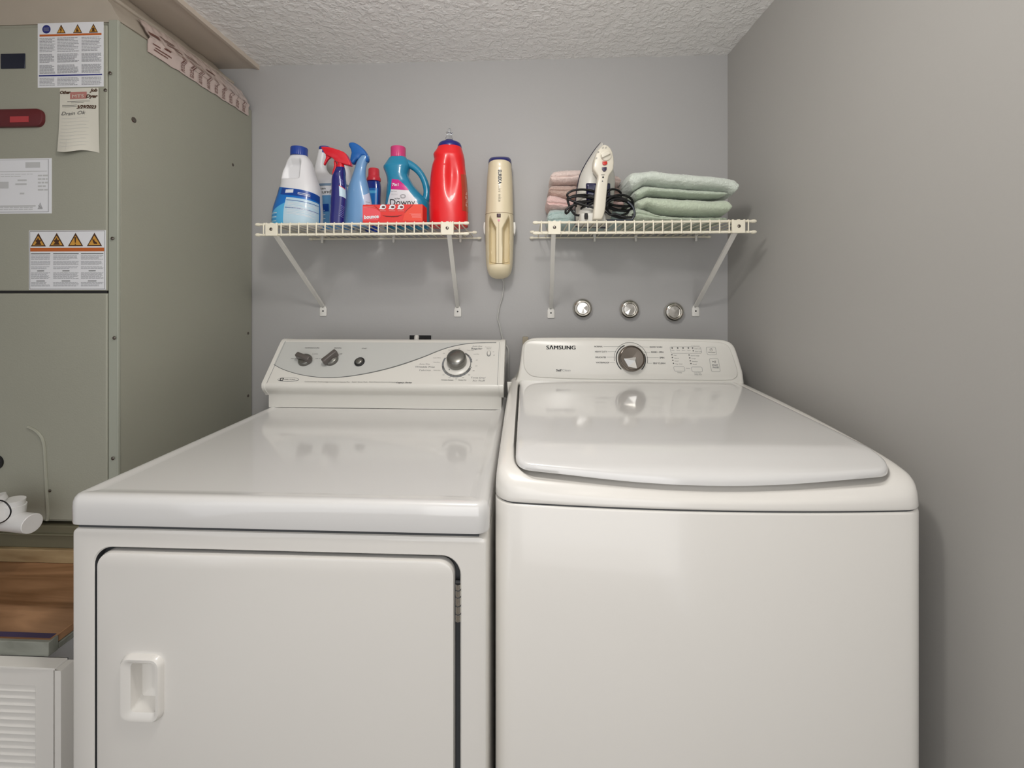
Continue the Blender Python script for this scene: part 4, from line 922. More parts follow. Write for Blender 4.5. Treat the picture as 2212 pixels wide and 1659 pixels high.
# --- teal softener jug
c6 = crop(6.38, 760, 270)
Y = 1.375
t = thing('fabric_softener_jug', 'teal fabric softener jug with pink cap, open handle and white front label', 'fabric softener', P(875, 494, Y))
teal = pm('teal_plastic', (30, 134, 172), .24, .4)
rows = [(452, 532, 752), (462, 522, 758), (480, 508, 772), (510, 490, 790), (545, 468, 800), (585, 446, 802), (620, 452, 794), (660, 470, 786), (700, 484, 782), (745, 494, 800), (800, 500, 832), (860, 496, 872), (920, 490, 925), (985, 484, 985), (1040, 478, 1040), (1090, 472, 1062), (1200, 462, 1068), (1330, 458, 1066), (1400, 462, 1060)]
G = Body(Y, [(270+y/6.38, 760+l/6.38, 760+r/6.38) for y, l, r in rows], .5, 64, 2.5, cyl=.034)
ztop = G.z1; G.R = [(z, cx, hw, .038 if z < pz(870, 400, Y) else (.034 if z < ztop-.03 else .021+.013*(ztop-z)/.03)) for z, cx, hw, h in G.R]
G.mesh(nz=90).build('jug', teal, t, smooth=60)
hp = [P(*p, Y) for p in c6([(735, 520), (800, 545), (870, 590), (935, 655), (985, 735), (1020, 830), (1036, 920), (1028, 1000), (1000, 1060)])]
mb = MB(); pth = smooth_path(hp, 6); mb.tube(pth, [.0135-.0035*math.sin(math.pi*i/(len(pth)-1)) for i in range(len(pth))], 16); mb.build('handle', teal, t, smooth=60)
cap_on(t, 844.5, 876, 318, 342, Y, pm('pink_cap_plastic', (206, 60, 122), .35), ribs=30)
mb = MB()
def front(px, py, off=.0008):     # point on the jug's front straight behind a measured spot
    X, Z = P(px, py, Y).x, P(px, py, Y).z
    for _ in range(3):
        cx, hw, hd = cr(G.R, Z); u = max(-.98, min(.98, (X-cx)/hw)); y = hd*(1-abs(u)**G.e)**(1/G.e)
        q = P(px, py, Y-y); X, Z = q.x, q.z
    return V((X, Y-y-off, Z))
def fpatch(L, R_, m, off, k=10, n=10):
    """patch between a left and right edge given top to bottom in crop pixels"""
    vs = []
    for j in range(k+1):
        f_ = j/k*(len(L)-1); i = min(int(f_), len(L)-2); g = f_-i
        l = (L[i][0]*(1-g)+L[i+1][0]*g, L[i][1]*(1-g)+L[i+1][1]*g); r = (R_[i][0]*(1-g)+R_[i+1][0]*g, R_[i][1]*(1-g)+R_[i+1][1]*g)
        for q in range(n+1): h = q/n; vs.append(front(*c6([(l[0]*(1-h)+r[0]*h, l[1]*(1-h)+r[1]*h)])[0], off))
    mb.add(vs, [(j*(n+1)+i, (j+1)*(n+1)+i, (j+1)*(n+1)+i+1, j*(n+1)+i+1) for j in range(k) for i in range(n)], m)
fpatch([(552, 745), (546, 820), (540, 895), (505, 1020), (490, 1100), (482, 1300)], [(642, 752), (716, 815), (785, 905), (862, 1000), (915, 1090), (960, 1300)], 0, .0006, 14)
fpatch([(552, 745), (546, 820), (540, 886)], [(642, 752), (716, 815), (786, 900)], 1, .0011, 8)
def ft(s_, x, y, w_, h, m, bold=0, shear=0): mb.text(s_, 0, 0, 0, None, m, bold=bold, w=w_, shear=shear, fn=lambda u, v: front(*c6([(x+u, y-v*(h/( .70*1)) if False else y-v)])[0], .0016))
ft('7in1', 555, 842, 90, 0, 0, .035); ft('Downy', 528, 1105, 345, 0, 2, .0); ft('ULTRA', 590, 1024, 75, 0, 2, .02)
for yy in (915, 922, 945, 955, 963): ft('- - - - - - - -' if yy > 940 else 'April Fresh', 542, yy+5, 88 if yy > 940 else 80, 0, 3) if yy != 922 else None
for k in range(28):
    a0, a1 = [2*math.pi*q/28 for q in (k, k+1)]
    for ro, ri in ((38, 33), (24, 21)): mb.add([front(*c6([(706+r*math.cos(a), 983+r*.75*math.sin(a))])[0], .0015) for r, a in ((ro, a0), (ro, a1), (ri, a1), (ri, a0))], [(0, 1, 2, 3)], 3)
mb.build('label', [lwhite, pm('label_magenta', (206, 32, 132), .35), M['black'], M['print']], t, smooth=60, recalc=False)
# --- dryer sheet box
Y = 1.2345
t = thing('dryer_sheet_box', 'low red dryer sheet box with white lettering and perforated front flap', 'dryer sheet box', P(848, 480, Y+.05))
a, b = P(783.3, 488, Y), P(913, 488, Y); zt_ = P(848, 441.5, Y).z
redc = pm('red_carton', (222, 52, 46), .42, .1)
mb = MB(); z0b = SZ+.0006
dx = .030   # box is turned a little: its right end runs back to the right
mb.add([(a.x, Y, z0b), (b.x, Y, z0b), (b.x, Y+.055, z0b), (a.x, Y+.055, z0b), (a.x, Y, zt_), (b.x, Y, zt_), (b.x, Y+.055, zt_), (a.x, Y+.055, zt_)], [(0, 3, 2, 1), (4, 5, 6, 7), (0, 1, 5, 4), (1, 2, 6, 5), (2, 3, 7, 6), (3, 0, 4, 7)])
mb.build('carton', redc, t, bevel=.0012)
fb = lambda u, v, w_=0: V((u, Y-.0006-w_, v))
def bx(pts): return [(P(*p, Y).x, P(*p, Y).z) for p in c6(pts)]
mb = MB(); mb.slab(bx([(150, 1122), (330, 1155), (395, 1200), (400, 1260), (360, 1318), (152, 1318)]), fb, .0004, m=0)
mb.slab(bx([(740, 1195), (845, 1100), (975, 1096), (975, 1322), (700, 1322)]), fb, .0004, m=1)
zig = []
for i in range(13):
    f_ = i/12; zig.append((725+f_*110, 1200-f_*100+(9 if i % 2 else -3)))
zl_ = [(310+i*9.5+(5 if i % 2 else 0), 1108+i*9) for i in range(9)]
for Z in (zl_, [(x, y) for x, y in zig]):
    q = bx(Z); mb.slab(q+[(u+.0008, v-.0016) for u, v in q[::-1]], fb, .0006, m=3)
mb.slab(bx([(420, 1245), (470, 1252), (560, 1256), (640, 1250), (700, 1235), (640, 1262), (560, 1268), (470, 1262)]), fb, .0006, m=3)
for cx_ in (432, 560, 680):
    mb.slab(bx([(cx_+42*math.cos(q), 1130+34*math.sin(q)) for q in [2*math.pi*i/24 for i in range(24)]]), fb, .0007, m=2)
    mb.slab(bx([(cx_-40, 1140), (cx_-56, 1158), (cx_-48, 1160), (cx_-10, 1160)]), fb, .00072, m=2)
    mb.slab(bx([(cx_+6+24*math.cos(q), 1132+15*math.sin(q)) for q in [2*math.pi*i/16 for i in range(16)]]), fb, .001, m=4)
    for k in range(2): mb.slab(bx([(cx_-45, 1176+10*k), (cx_+40, 1176+10*k), (cx_+40, 1179+10*k), (cx_-45, 1179+10*k)]), fb, .0007, m=5)
o = bx([(172, 1300)])[0]; w_ = bx([(375, 1300)])[0][0]-o[0]; mb.text('bounce', fb(o[0], o[1], .0012)+V((0, 0, .001)), (1, 0, .06), (0, 0, 1), None, 2, bold=.045, w=w_)
for k, (x0, x1) in enumerate(((795, 955), (820, 955), (820, 950), (830, 955), (830, 960))): mb.slab(bx([(x0, 1222+13*k), (x1, 1224+13*k), (x1, 1228+13*k), (x0, 1226+13*k)]), fb, .0007, m=5)
for k, (x0, x1) in enumerate(((160, 300), (160, 320))): mb.slab(bx([(x0, 1126+10*k), (x1, 1126+10*k), (x1, 1129+10*k), (x0, 1129+10*k)]), fb, .0007, m=5)
mb.build('front_print', [pm('rose_print', (232, 84, 92), .42), pm('scarlet_print', (230, 72, 50), .42), lwhite, pm('dark_red_perforation', (120, 18, 20), .5), pm('brown_red_print', (96, 24, 22), .5), pm('pale_rose_print', (242, 150, 146), .5)], t, smooth=0)
# --- big red detergent
Y = 1.335
t = thing('detergent_bottle', 'large red detergent bottle with navy collar and clear spout, rightmost on the left shelf', 'detergent bottle', P(969, 492, Y))
redp = pm('red_detergent_plastic', (226, 24, 30), .34, .15)
rows = [(322, 1186, 1512), (345, 1176, 1520), (380, 1152, 1530), (415, 1132, 1540), (450, 1136, 1548), (490, 1142, 1553), (560, 1118, 1558), (640, 1102, 1566), (720, 1092, 1576), (800, 1086, 1584), (900, 1080, 1590), (1000, 1076, 1595), (1150, 1074, 1599), (1310, 1078, 1600), (1400, 1084, 1596), (1440, 1092, 1590)]
def px6(x, y): return c6([(x, y)])[0]
def dent2(p, ang):
    if p.y > Y+.02: return p
    f_ = (p.z-SZ)/(ztp-SZ); xc = P(*px6(1400, 700), Y).x; xr_ = P(*px6(1290, 700), Y).x
    # grip hollow right of centre
    u = (p.x-xc)/.020; v = (p.z-pz(*px6(1400, 720), Y))/.048
    d2 = u*u*(1.0 if u > 0 else 2.8)+v*v; dy = .012*math.exp(-d2*.9)
    # crease from the grip to the lower right
    xl_ = P(*px6(1300+max(0, (f_*-1+.55))*520, 700), Y).x; w2 = (p.x-xl_)/.016
    dy += .0009*math.exp(-w2*w2)*(1 if .12 < f_ < .75 else 0)*min(1, max(0, (f_-.12)*8))
    return V((p.x, p.y+dy, p.z))
ztp = pz(*px6(1340, 322), Y)
J = Body(Y, [(px6(0, y)[1], px6(l, 0)[0], px6(r, 0)[0]) for y, l, r in rows], 1.0, 120, 2.3, dent2, cyl=.047)
J.R = [(z, cx, hw, .047 if z < ztp-.03 else .036+.011*(ztp-z)/.03) for z, cx, hw, h in J.R]
J.mesh(nz=100, round_=.006).build('bottle', redp, t, smooth=60)
a, b = P(*px6(1183, 322), Y), P(*px6(1518, 322), Y); c = V(((a.x+b.x)/2, Y, ztp-.002)); r_ = (b.x-a.x)/2*.97
mb = MB(); mb.lathe([(0, 0), (r_, 0), (r_*1.01, .004), (r_*.98, .010), (r_*.88, .016), (r_*.74, .0185), (r_*.35, .0195), (r_*.33, .026), (0, .026)], c, (0, 0, 1), 48); mb.build('collar', pm('navy_collar_plastic', (22, 26, 116), .3, .3), t, smooth=50)
c = c+V((-.002, -.002, .0195)); clear = mat('clear_plastic', (245, 248, 250), .04, trans=1, ior=1.45)
mb = MB()
pr = [(.0115, .0), (.0115, .012), (.0085, .016), (.0080, .024), (.0105, .0255), (.0105, .029), (.0060, .031), (.0052, .038), (.0038, .041)]
mb.lathe([(0, 0)]+pr+[(0, .0415)], c, (.03, 0, 1), 28); mb.build('pour_spout', clear, t, smooth=40)
mb = MB(); J.wrap(mb, 318, 372, lambda u: pz(*px6(1340, 1210), Y), lambda u: pz(*px6(1340, 690+30*(1-u)), Y), 0, .0007, 16, 12)
for i, (s_, y) in enumerate((('T', 1110), ('i', 1060), ('d', 1010), ('e', 950))):
    z_ = pz(*px6(1560, y), Y); J.wrap(mb, 336, 350, z_-.006, z_-.0045, 1, .0012, 4, 1); J.wrap(mb, 336+(i % 2)*8, 341+(i % 2)*8, z_-.006, z_+.002, 1, .0012, 3, 1)
mb.build('label', [pm('label_brown_red', (176, 64, 40), .3), pm('label_rose_white', (226, 190, 184), .4)], t, smooth=60, recalc=False)

# ================================================================ HAND VACUUM
cv = crop(5.53, 1020, 320); Y = WY-.060
t = thing('handheld_vacuum', 'cream corded handheld vacuum with dark blue end cap hanging on the wall between the shelves', 'vacuum', P(1080, 600, WY))
cream = pm('cream_vacuum_plastic', (232, 219, 186), .36, .15); 
rows = [(118, 245, 425), (128, 226, 442), (145, 210, 456), (165, 203, 463), (200, 198, 467), (300, 188, 474), (400, 180, 481), (500, 175, 484), (600, 170, 487), (700, 166, 489), (765, 163, 491), (800, 160, 492), (900, 157, 495), (1000, 157, 497), (1080, 159, 496), (1200, 162, 492), (1300, 165, 489), (1380, 170, 484), (1440, 178, 476), (1490, 192, 462), (1525, 212, 440), (1548, 242, 408), (1560, 285, 365)]
HD = .052
class Vac(Body): pass
def vd(p, ang):
    if p.y > Y: return p
    zt_, zb_ = pz(*cv([(325, 790)])[0], Y-HD), pz(*cv([(325, 1385)])[0], Y-HD); xc = P(*cv([(322, 1000)])[0], Y-HD).x
    v = (p.z-zb_)/(zt_-zb_)
    if -.02 < v < 1.05:
        dxx = abs(p.x-xc); hwz = .0335; hh = .0105+max(0, (v-.72))*.075
        f1 = min(1, max(0, (dxx-hh)/.004)); f2 = min(1, max(0, (hwz-dxx)/.0045)); f3 = min(1, max(0, (v+.0)/.03)); f4 = min(1, max(0, (1.0-v-(0 if dxx > .02 else 0))/.22))**.6
        p = V((p.x, p.y+.042*f1*f2*f3*f4, p.z))
    return p
K = Body(Y, [(cv([(0, y)])[0][1], cv([(l, 0)])[0][0], cv([(r, 0)])[0][0]) for y, l, r in rows], 1, 140, 2.6, vd, zb=pz(*cv([(325, 1562)])[0], Y))
zT, zB = K.z1, K.z0
K.R = [(z, cx, hw, HD*min(1, math.sqrt(max(.02, min((zT-z)/.018, (z-zB)/.03, 1))))) for z, cx, hw, h in K.R]
mb = MB(); nz = 170; rings = [[K.pt(2*math.pi*j/K.n, zB+(zT-zB)*(k/nz)) for j in range(K.n)] for k in range(nz+1)]; mb.loft(rings)
mb.build('body', cream, t, smooth=60)
mb = MB(); zc0 = pz(*cv([(325, 158)])[0], Y-.03); zc1 = zT+.0014; R = []
for k in range(9):
    z = zc0+(zT-.0005-zc0)*k/8; R.append([K.pt(2*math.pi*j/K.n, z, .0012)+V((0, 0, .0035*(abs(math.cos(2*math.pi*j/K.n))**2)*-1.4 if k == 0 else .0012*(k/8))) for j in range(K.n)])
mb.loft(R); mb.build('end_cap', pm('navy_cap_plastic', (20, 24, 110), .35), t, smooth=60)
mb = MB(); zj = pz(*cv([(325, 770)])[0], Y-HD)
R = [[K.pt(2*math.pi*j/K.n, zj+d, o_)+V((0, 0, -.004*max(0, math.cos(2*math.pi*j/K.n))**4*0)) for j in range(K.n)] for d, o_ in ((-.0007, -.001), (-.0007, .0003), (.0007, .0003), (.0007, -.001))]
mb.loft(R, 0, False, False); mb.build('body_seam', pm('seam_tan', (150, 132, 96), .5), t, smooth=0)
a = P(*cv([(318, 805)])[0], Y-HD); mb = MB(); mb.slab(rrect(a.x-.0062, a.x+.0062, a.z-.0055, a.z+.0055, .0012, 3), lambda u, v, w_: V((u, Y-HD+.003-w_, v)), .0085, .001); mb.build('power_switch', pm('dark_maroon_switch', (60, 20, 36), .3), t)
a = P(*cv([(318, 862)])[0], Y-HD); mb = MB(); mb.slab([(a.x+.0032*math.cos(q), a.z+.0042*math.sin(q)) for q in [i*math.pi/8 for i in range(16)]], lambda u, v, w_: V((u, Y-HD+.003-w_, v)), .0055, .0008); mb.build('indicator_lens', pm('pink_lens', (232, 150, 176), .2), t)
a, b = P(*cv([(318, 885)])[0], Y-HD), P(*cv([(318, 1370)])[0], Y-HD); mb = MB(); mb.box(a.x-.0007, a.x+.0007, Y-HD-.0004, Y-HD+.002, b.z, a.z); mb.build('handle_seam', pm('seam_tan_handle', (170, 152, 112), .5), t)
a = P(*cv([(372, 1130)])[0], Y-.012); mb = MB(); mb.slab([(a.x+.003*math.cos(q), a.z+.0145*math.sin(q)) for q in [i*math.pi/8 for i in range(16)]], lambda u, v, w_: V((u, Y-.006-w_, v)), .004, .0008); mb.build('filter_window', pm('amber_window', (160, 122, 52), .3), t)
mb = MB()
for L in ([(-1, 0)], ):
    l0, l1 = P(*cv([(215, 1358)])[0], Y-HD), P(*cv([(432, 1362)])[0], Y-HD); pts = []
    for i in range(17): u = i/16; pts.append(V((l0.x+(l1.x-l0.x)*u, 0, l0.z-.006*math.sin(math.pi*u))))
    for q in pts:
        hh_ = HD*(1-min(.98, abs((q.x-cr(K.R, q.z)[0])/cr(K.R, q.z)[1]))**2.6)**(1/2.6); q.y = Y-hh_-.0002
    mb.tube(pts, .0008, 6)
mb.build('nozzle_seam', pm('seam_dark_tan', (132, 112, 70), .5), t)
# wall cradle arms either side
for s_ in (-1, 1):
    p0 = P(*cv([((150, 505)[s_ > 0], 930)])[0], Y); L = [(-.004, .012), (.003, .012), (.0045, -.004), (.003, -.022), (-.001, -.030), (-.003, -.018)]
    mb = MB(); mb.slab([(p0.x+(-s_)*u*-1, p0.z+v) for u, v in L], lambda u, v, w_: V((u, Y+.045-w_, v)), .050, .001); mb.build('cradle_arm', 'strut', t)
mb = MB()
def vfn(x0, y0):
    def f(x, y):    # text runs downwards
        X = P(*cv([(x0, y0)])[0], Y-HD); xx = X.x+y; zz = X.z-x
        cx, hw, hd = cr(K.R, zz); u = min(.97, abs((xx-cx)/hw)); return V((xx, Y-hd*(1-u**2.6)**(1/2.6)-.0007, zz))
    return f
w1 = P(325, 0, WY).x
z1 = pz(*cv([(325, 258)])[0], Y-HD)-pz(*cv([(325, 430)])[0], Y-HD); z2 = pz(*cv([(325, 440)])[0], Y-HD)-pz(*cv([(325, 640)])[0], Y-HD)
mb.text('EUREKA', 0, 0, 0, .0100, 0, bold=.05, w=z1, fn=vfn(312, 258)); mb.text('mini mite', 0, 0, 0, .0100, 1, w=z2, fn=vfn(312, 440))
mb.build('brand_lettering', ['black', pm('faded_tan_print', (120, 108, 80), .5)], t, smooth=0, recalc=False)
cps = [(1083, 600, .05), (1088, 612, .022), (1087, 628, .012), (1084, 645, .012), (1079.5, 658, .012), (1077, 672, .012), (1075, 688, .014), (1079, 703, .012), (1083, 722, .010), (1088.5, 740, .012), (1097, 752, .018), (1098.5, 772, .022), (1097.5, 800, .022), (1098, 830, .02), (1099, 870, .02)]
mb = MB(); mb.tube(smooth_path([P(x, y, WY-d) for x, y, d in cps], 6), .0021, 8); mb.build('power_cord', 'cordwhite', t)

# ================================================================ IRON
ci = crop(7.54, 1160, 290)
YH, YS = 1.262, 1.352      # handle plane, soleplate plane
t = thing('steam_iron', 'white steam iron standing on its heel, wrapped in its black cord', 'iron', P(1285, 480, 1.31))
ivory = pm('ivory_iron_plastic', (222, 216, 200), .34, .15); shellw = pm('white_iron_shell', (212, 210, 202), .3, .2); dkb = mat('dark_blue_sole_rim', (24, 24, 52), .3); tank = mat('navy_water_tank', (20, 22, 66), .12, coat=.5)
Ltip = P(*ci([(1034, 128)])[0], YS); zheel = SZ+.0008; HL = Ltip.z-zheel; xh = P(1279, 474, YS).x
def sole(i=0, n=26):
    pts = []
    for s_ in (-1, 1):
        rng = range(n+1) if s_ < 0 else range(n-1, -1, -1)
        for k in rng:
            f_ = k/n; w_ = .0585*cr([(0, .90), (.15, .97), (.38, 1), (.59, .92), (.70, .75), (.81, .52), (.92, .25), (1, 0)], f_)[0]; ctr = xh+(Ltip.x-xh)*(f_**1.15)
            pts.append((ctr+s_*max(.0002, w_), zheel+f_*HL))
    return pts
def ysl(x, y0): return y0-(x-xh)*-.10
def sring(d, y, zs_=1.0, dz=0):
    s_ = offset(sole(), d) if d else sole(); return [V((x, y+(x-xh)*.28, zheel+(z-zheel)*zs_+dz)) for x, z in s_]
mb = MB(); mb.loft([sring(0, YS+.012), sring(-.0004, YS+.004), sring(-.0004, YS-.003), sring(.0008, YS-.005)]); mb.build('soleplate', dkb, t, smooth=50)
def bring(sx, sz, y, dx=0):
    c = xh+(Ltip.x-xh)*.3; return [V((c+(x-c)*sx+dx*(z-zheel)/HL+(x-xh)*0, y+(x-xh)*.22, zheel+.0006+(z-zheel)*sz)) for x, z in offset(sole(), .0012)]
mb = MB(); mb.loft([bring(.99, .99, YS-.005), bring(.98, .985, YS-.020), bring(.93, .96, YS-.032, .004), bring(.80, .90, YS-.043, .006), bring(.58, .84, YS-.050, .008), bring(.3, .7, YS-.053, .01)])
mb.build('body_shell', shellw, t, smooth=60)
# handle: head and grip as one moulding
hpx = [(985, 690), (945, 630), (905, 572), (912, 500), (925, 440), (940, 380), (960, 320), (985, 270), (1025, 225), (1070, 185), (1100, 178), (1150, 200), (1195, 245), (1225, 310), (1242, 400), (1245, 480), (1238, 570), (1225, 605), (1195, 640), (1165, 690), (1150, 760), (1140, 860), (1130, 960), (1120, 1060), (1112, 1180), (1100, 1260), (1080, 1330), (1050, 1394), (905, 1392), (915, 1300), (930, 1150), (945, 1000), (960, 860), (980, 760)]
L = pbox(ci(hpx), YH); mb = MB(); f = lambda LL, y: [V((u, y, v)) for u, v in LL]
i2 = offset(L, .004); i1 = offset(L, .0012)
zk = pz(*ci([(1080, 600)])[0], YH)
mb.loft([f(i2, YH+.022), f(i1, YH+.020), f(L, YH+.014), f(L, YH-.004), f(i1, YH-.0075), f(i2, YH-.009)]); hd_ = mb.build('handle', ivory, t, smooth=50)
# neck joining head to body, heel block joining grip to body
L = pbox(ci([(960, 640), (925, 560), (945, 430), (1000, 320), (1080, 260), (1160, 300), (1210, 420), (1215, 560), (1170, 660), (1060, 700)]), YH+.02); L = flat2(L, 2)
mb = MB(); mb.loft([f(L, YH+.014), f([(u-.002, v-.001) for u, v in L], YH+.035), f([(u-.006, v-.004) for u, v in offset(L, -.004)], YS-.030)]); mb.build('neck', ivory, t, smooth=50)
x0, x1 = P(*ci([(700, 0)])[0], YH+.02).x, P(*ci([(1115, 0)])[0], YH+.02).x; zb1 = pz(*ci([(900, 1285)])[0], YH+.02)
mb = MB(); mb.loft([[V((u, y, v)) for u, v in rrect(x0+d, x1-d, SZ+.0008, zb1-d*.5, .006, 4)] for y, d in ((YH+.008, .004), (YH+.012, 0), (YS-.004, -.004))]); mb.build('heel_rest', shellw, t, smooth=50)
hx, hz = ci([(1075, 360)])[0]; c = P(hx+6, hz-4, YH-.009)
mb = MB(); mb.lathe([(0, 0), (.0155, 0), (.0155, .004), (.013, .0055), (0, .006)], P(*ci([(1120, 345)])[0], YH-.008), (0, -1, 0), 32); 
cc = P(*ci([(1112, 340)])[0], YH-.012); d = V((.90, 0, .43)).normalized(); e = V((-d.z, 0, d.x))
mb.slab([(-.0135, -.0045), (.0115, -.0045), (.0135, 0), (.0115, .0050), (-.0115, .0050)], lambda u, v, w_: cc+d*u+e*v+V((0, -w_, 0)), .009, .0015); mb.build('steam_dial', ivory, hd_, smooth=50)
def btn(name, pts, y, th, mt, par, bev=.0008):
    mb = MB(); mb.slab(pbox(ci(pts), y), lambda u, v, w_: V((u, y-w_, v)), th, bev); return mb.build(name, mt, par)
btn('spray_button', [(1062, 450), (1138, 446), (1142, 485), (1120, 505), (1082, 508), (1064, 490)], YH-.009, .004, pm('red_button', (200, 44, 32), .3), hd_)
btn('steam_button', [(1055, 545), (1132, 540), (1130, 580), (1108, 608), (1078, 608), (1058, 580)], YH-.009, .004, pm('dark_plum_button', (48, 38, 70), .3), hd_)
mb = MB(); mb.lathe([(0, 0), (.0026, 0), (.0026, .0008), (0, .0008)], P(*ci([(1076, 702)])[0], YH-.0088), (0, -1, 0), 14, 0); mb.lathe([(0, 0), (.0018, 0), (.0018, .0008), (0, .0008)], P(*ci([(1066, 765)])[0], YH-.0088), (0, -1, 0), 14, 1)
mb.text('STEAM', P(*ci([(1045, 668)])[0], YH-.0096), (1, 0, 0), (0, 0, 1), None, 1, bold=.03, w=.009)
for p_ in ((955, 410), (985, 310), (1060, 240), (1110, 238)): mb.text('III', P(*ci([p_])[0], YH-.0094), (1, 0, .3), (0, 0, 1), None, 1, w=.0045)
mb.build('handle_print', ['black', 'print'], hd_, smooth=0, recalc=False)
a, b = P(*ci([(785, 820)])[0], YH+.05), P(*ci([(1178, 1235)])[0], YH+.05)
mb = MB(); mb.loft([[V((u, y+(u-xh)*.06, v)) for u, v in rrect(a.x+d, b.x-d, b.z+d, a.z-d, .004, 4)] for y, d in ((YS-.035, 0), (YS-.058, 0), (YS-.062, .003), (YS-.063, .006))]); mb.build('water_tank', tank, t, smooth=50)
mb = MB(); mb.text('steam', P(*ci([(880, 800)])[0], YS-.0535), (1, 0, 0), (0, 0, 1), None, 0, bold=.03, w=.013); mb.build('shell_print', 'black', t, smooth=0, recalc=False)
# cord: wound in slack loops behind the grip
def loop_pts(cx, cy, rx, ry, tilt, y0, y1, n=12, ph=0, turns=1):
    out = []
    for k in range(int(n*turns)):
        a = ph+2*math.pi*k/n; x = rx*math.cos(a); z = ry*math.sin(a); X, Z = x*math.cos(tilt)-z*math.sin(tilt), x*math.sin(tilt)+z*math.cos(tilt)
        q = ci([(cx+X, cy+Z)])[0]; out.append(P(q[0], q[1], y0+(y1-y0)*(.5+.5*math.sin(a+1))))
    return out
path = []
for args in ((760, 1010, 270, 110, .05, 1.268, 1.300, 10, 2.6, 1.0), (790, 1200, 330, 95, -.18, 1.272, 1.305, 10, 2.8, 1.0), (800, 1110, 300, 120, .1, 1.278, 1.31, 10, 3.0, .9),
             (1250, 980, 120, 85, .1, 1.285, 1.31, 10, 3.3, 1.1), (1300, 1130, 260, 105, .22, 1.262, 1.305, 10, 3.2, 1.2), (1350, 1210, 220, 150, .25, 1.266, 1.30, 10, 3.0, 1.2), (1330, 1160, 240, 170, -.2, 1.26, 1.30, 10, 3.4, 1.0), (780, 1090, 250, 70, .15, 1.27, 1.30, 10, 2.9, 1.0), (820, 1150, 200, 60, .0, 1.28, 1.31, 10, 2.7, 1.0), (1290, 1100, 250, 60, .2, 1.268, 1.30, 10, 3.1, 1.2), (1320, 1140, 230, 90, .3, 1.275, 1.31, 10, 3.3, 1.2), (1200, 1090, 380, 60, .16, 1.285, 1.31, 10, 3.2, 1.0)):
    path += loop_pts(*args)
path += [P(*ci([q])[0], 1.262) for q in ((1100, 1235), (1190, 1310), (1280, 1300), (1400, 1345), (1540, 1350), (1570, 1300))]
zmin = SZ+.0062
path = [V((p.x, p.y, max(p.z, zmin))) for p in path]
mb = MB(); mb.tube(smooth_path(path, 6), .0033, 8); mb.build('power_cord', 'cordblack', t, smooth=60)
a = P(*ci([(1130, 1365)])[0], 1.262); b = P(*ci([(1540, 1360)])[0], 1.262); a.z = b.z = SZ+.0062
mb = MB(); mb.tube([a, b], .0044, 10); mb.tube(smooth_path([b, P(*ci([(1590, 1300)])[0], 1.262), P(*ci([(1560, 1180)])[0], 1.265), P(*ci([(1480, 1100)])[0], 1.27)], 5), .003, 8); mb.build('cord_sleeve', pm('dark_slate_sleeve', (34, 42, 54), .4), t)
a = P(*ci([(800, 1335)])[0], YH+.004); mb = MB(); mb.lathe([(0, -.009), (.0045, -.008), (.0052, 0), (.0045, .008), (0, .009)], a, (0, 0, 1), 16); mb.build('swivel_bushing', 'black', t, smooth=60)

# ================================================================ TOWELS
def towel_mat(name, rgb): return mat(name, rgb, .95, var=.13, vscale=90, bump=1.0, bscale=330, sheen=.5, spec=.05, bdetail=4)
def towel(label, prof, Y0, Y1, mt, group, seed, slit=0, e=2.6, swirl=0, n=200, m=96, amp=.0026):
    """prof rows: (px, py top, py bottom) read on the front face at Y0"""
    prof = list(prof)
    for i_, j_ in ((0, 1), (-1, -2)):
        q_, r_ = prof[i_], prof[j_]; prof[i_] = (q_[0], q_[1]*.25+r_[1]*.75, q_[2]*.25+r_[2]*.75)
    a, b = P(prof[0][0], prof[0][1], Y0), P(prof[-1][0], prof[-1][1], Y0); x0, x1 = a.x, b.x; mb = MB()
    rows = [(P(px, pt_, Y0).x, P(px, pt_, Y0).z, P(px, pb, Y0).z) for px, pt_, pb in prof]; rings = []
    for i in range(n+1):
        u = i/n; x = x0+(x1-x0)*(.5-.5*math.cos(math.pi*u)) if True else 0
        zt__, zb__ = cr(rows, x); zb__ = max(zb__, SZ+.001)
        er = min(1, max(0.02, (x-x0)/.013)); el = min(1, max(0.02, (x1-x)/.013)); k = math.sqrt(1-(1-min(er, 1))**2)*math.sqrt(1-(1-min(el, 1))**2)
        cz, hz_ = (zt__+zb__)/2, (zt__-zb__)/2; yc, hy = (Y0+Y1)/2, (Y1-Y0)/2*(.93+.07*k); hz_ *= max(.12, k)*.965; ring = []
        for j in range(m):
            a_ = 2*math.pi*j/m; c_, s_ = math.cos(a_), math.sin(a_); p_ = 2/e
            y = yc+math.copysign(abs(c_)**p_, c_)*hy; z = cz+math.copysign(abs(s_)**p_, s_)*hz_
            q = V((x*22, y*22, z*40+seed*7)); wv = noise.noise(q); wf = noise.noise(q*4.2); 
            dn = V((0, c_, s_)).normalized()
            d_ = amp*wv+amp*.5*wf+.0011*noise.noise(q*14)+.0008*noise.noise(q*31)
            if slit and c_ < 0: 
                for zz in slit: d_ -= .006*math.exp(-((z-(cz+hz_*(zz+.12*math.sin(x*30+seed))))/.0022)**2)*(1 if c_ < -.1 else 0)
            zz_ = z+dn.z*d_
            ring.append(V((x, y+dn.y*d_, max(zz_, SZ+.0008))))
        rings.append(ring)
    mb.loft(rings); px_, pb_ = prof[len(prof)//2][0], prof[len(prof)//2][2]
    o = mb.build('folded_towel', mt, None, ((x0+x1)/2, (Y0+Y1)/2, max(SZ, P(px_, pb_, Y0).z)), smooth=80); tag(o, label, 'towel', group); return o
gp, gg = 'pink and teal towels behind the iron', 'green towels stacked at the right end'
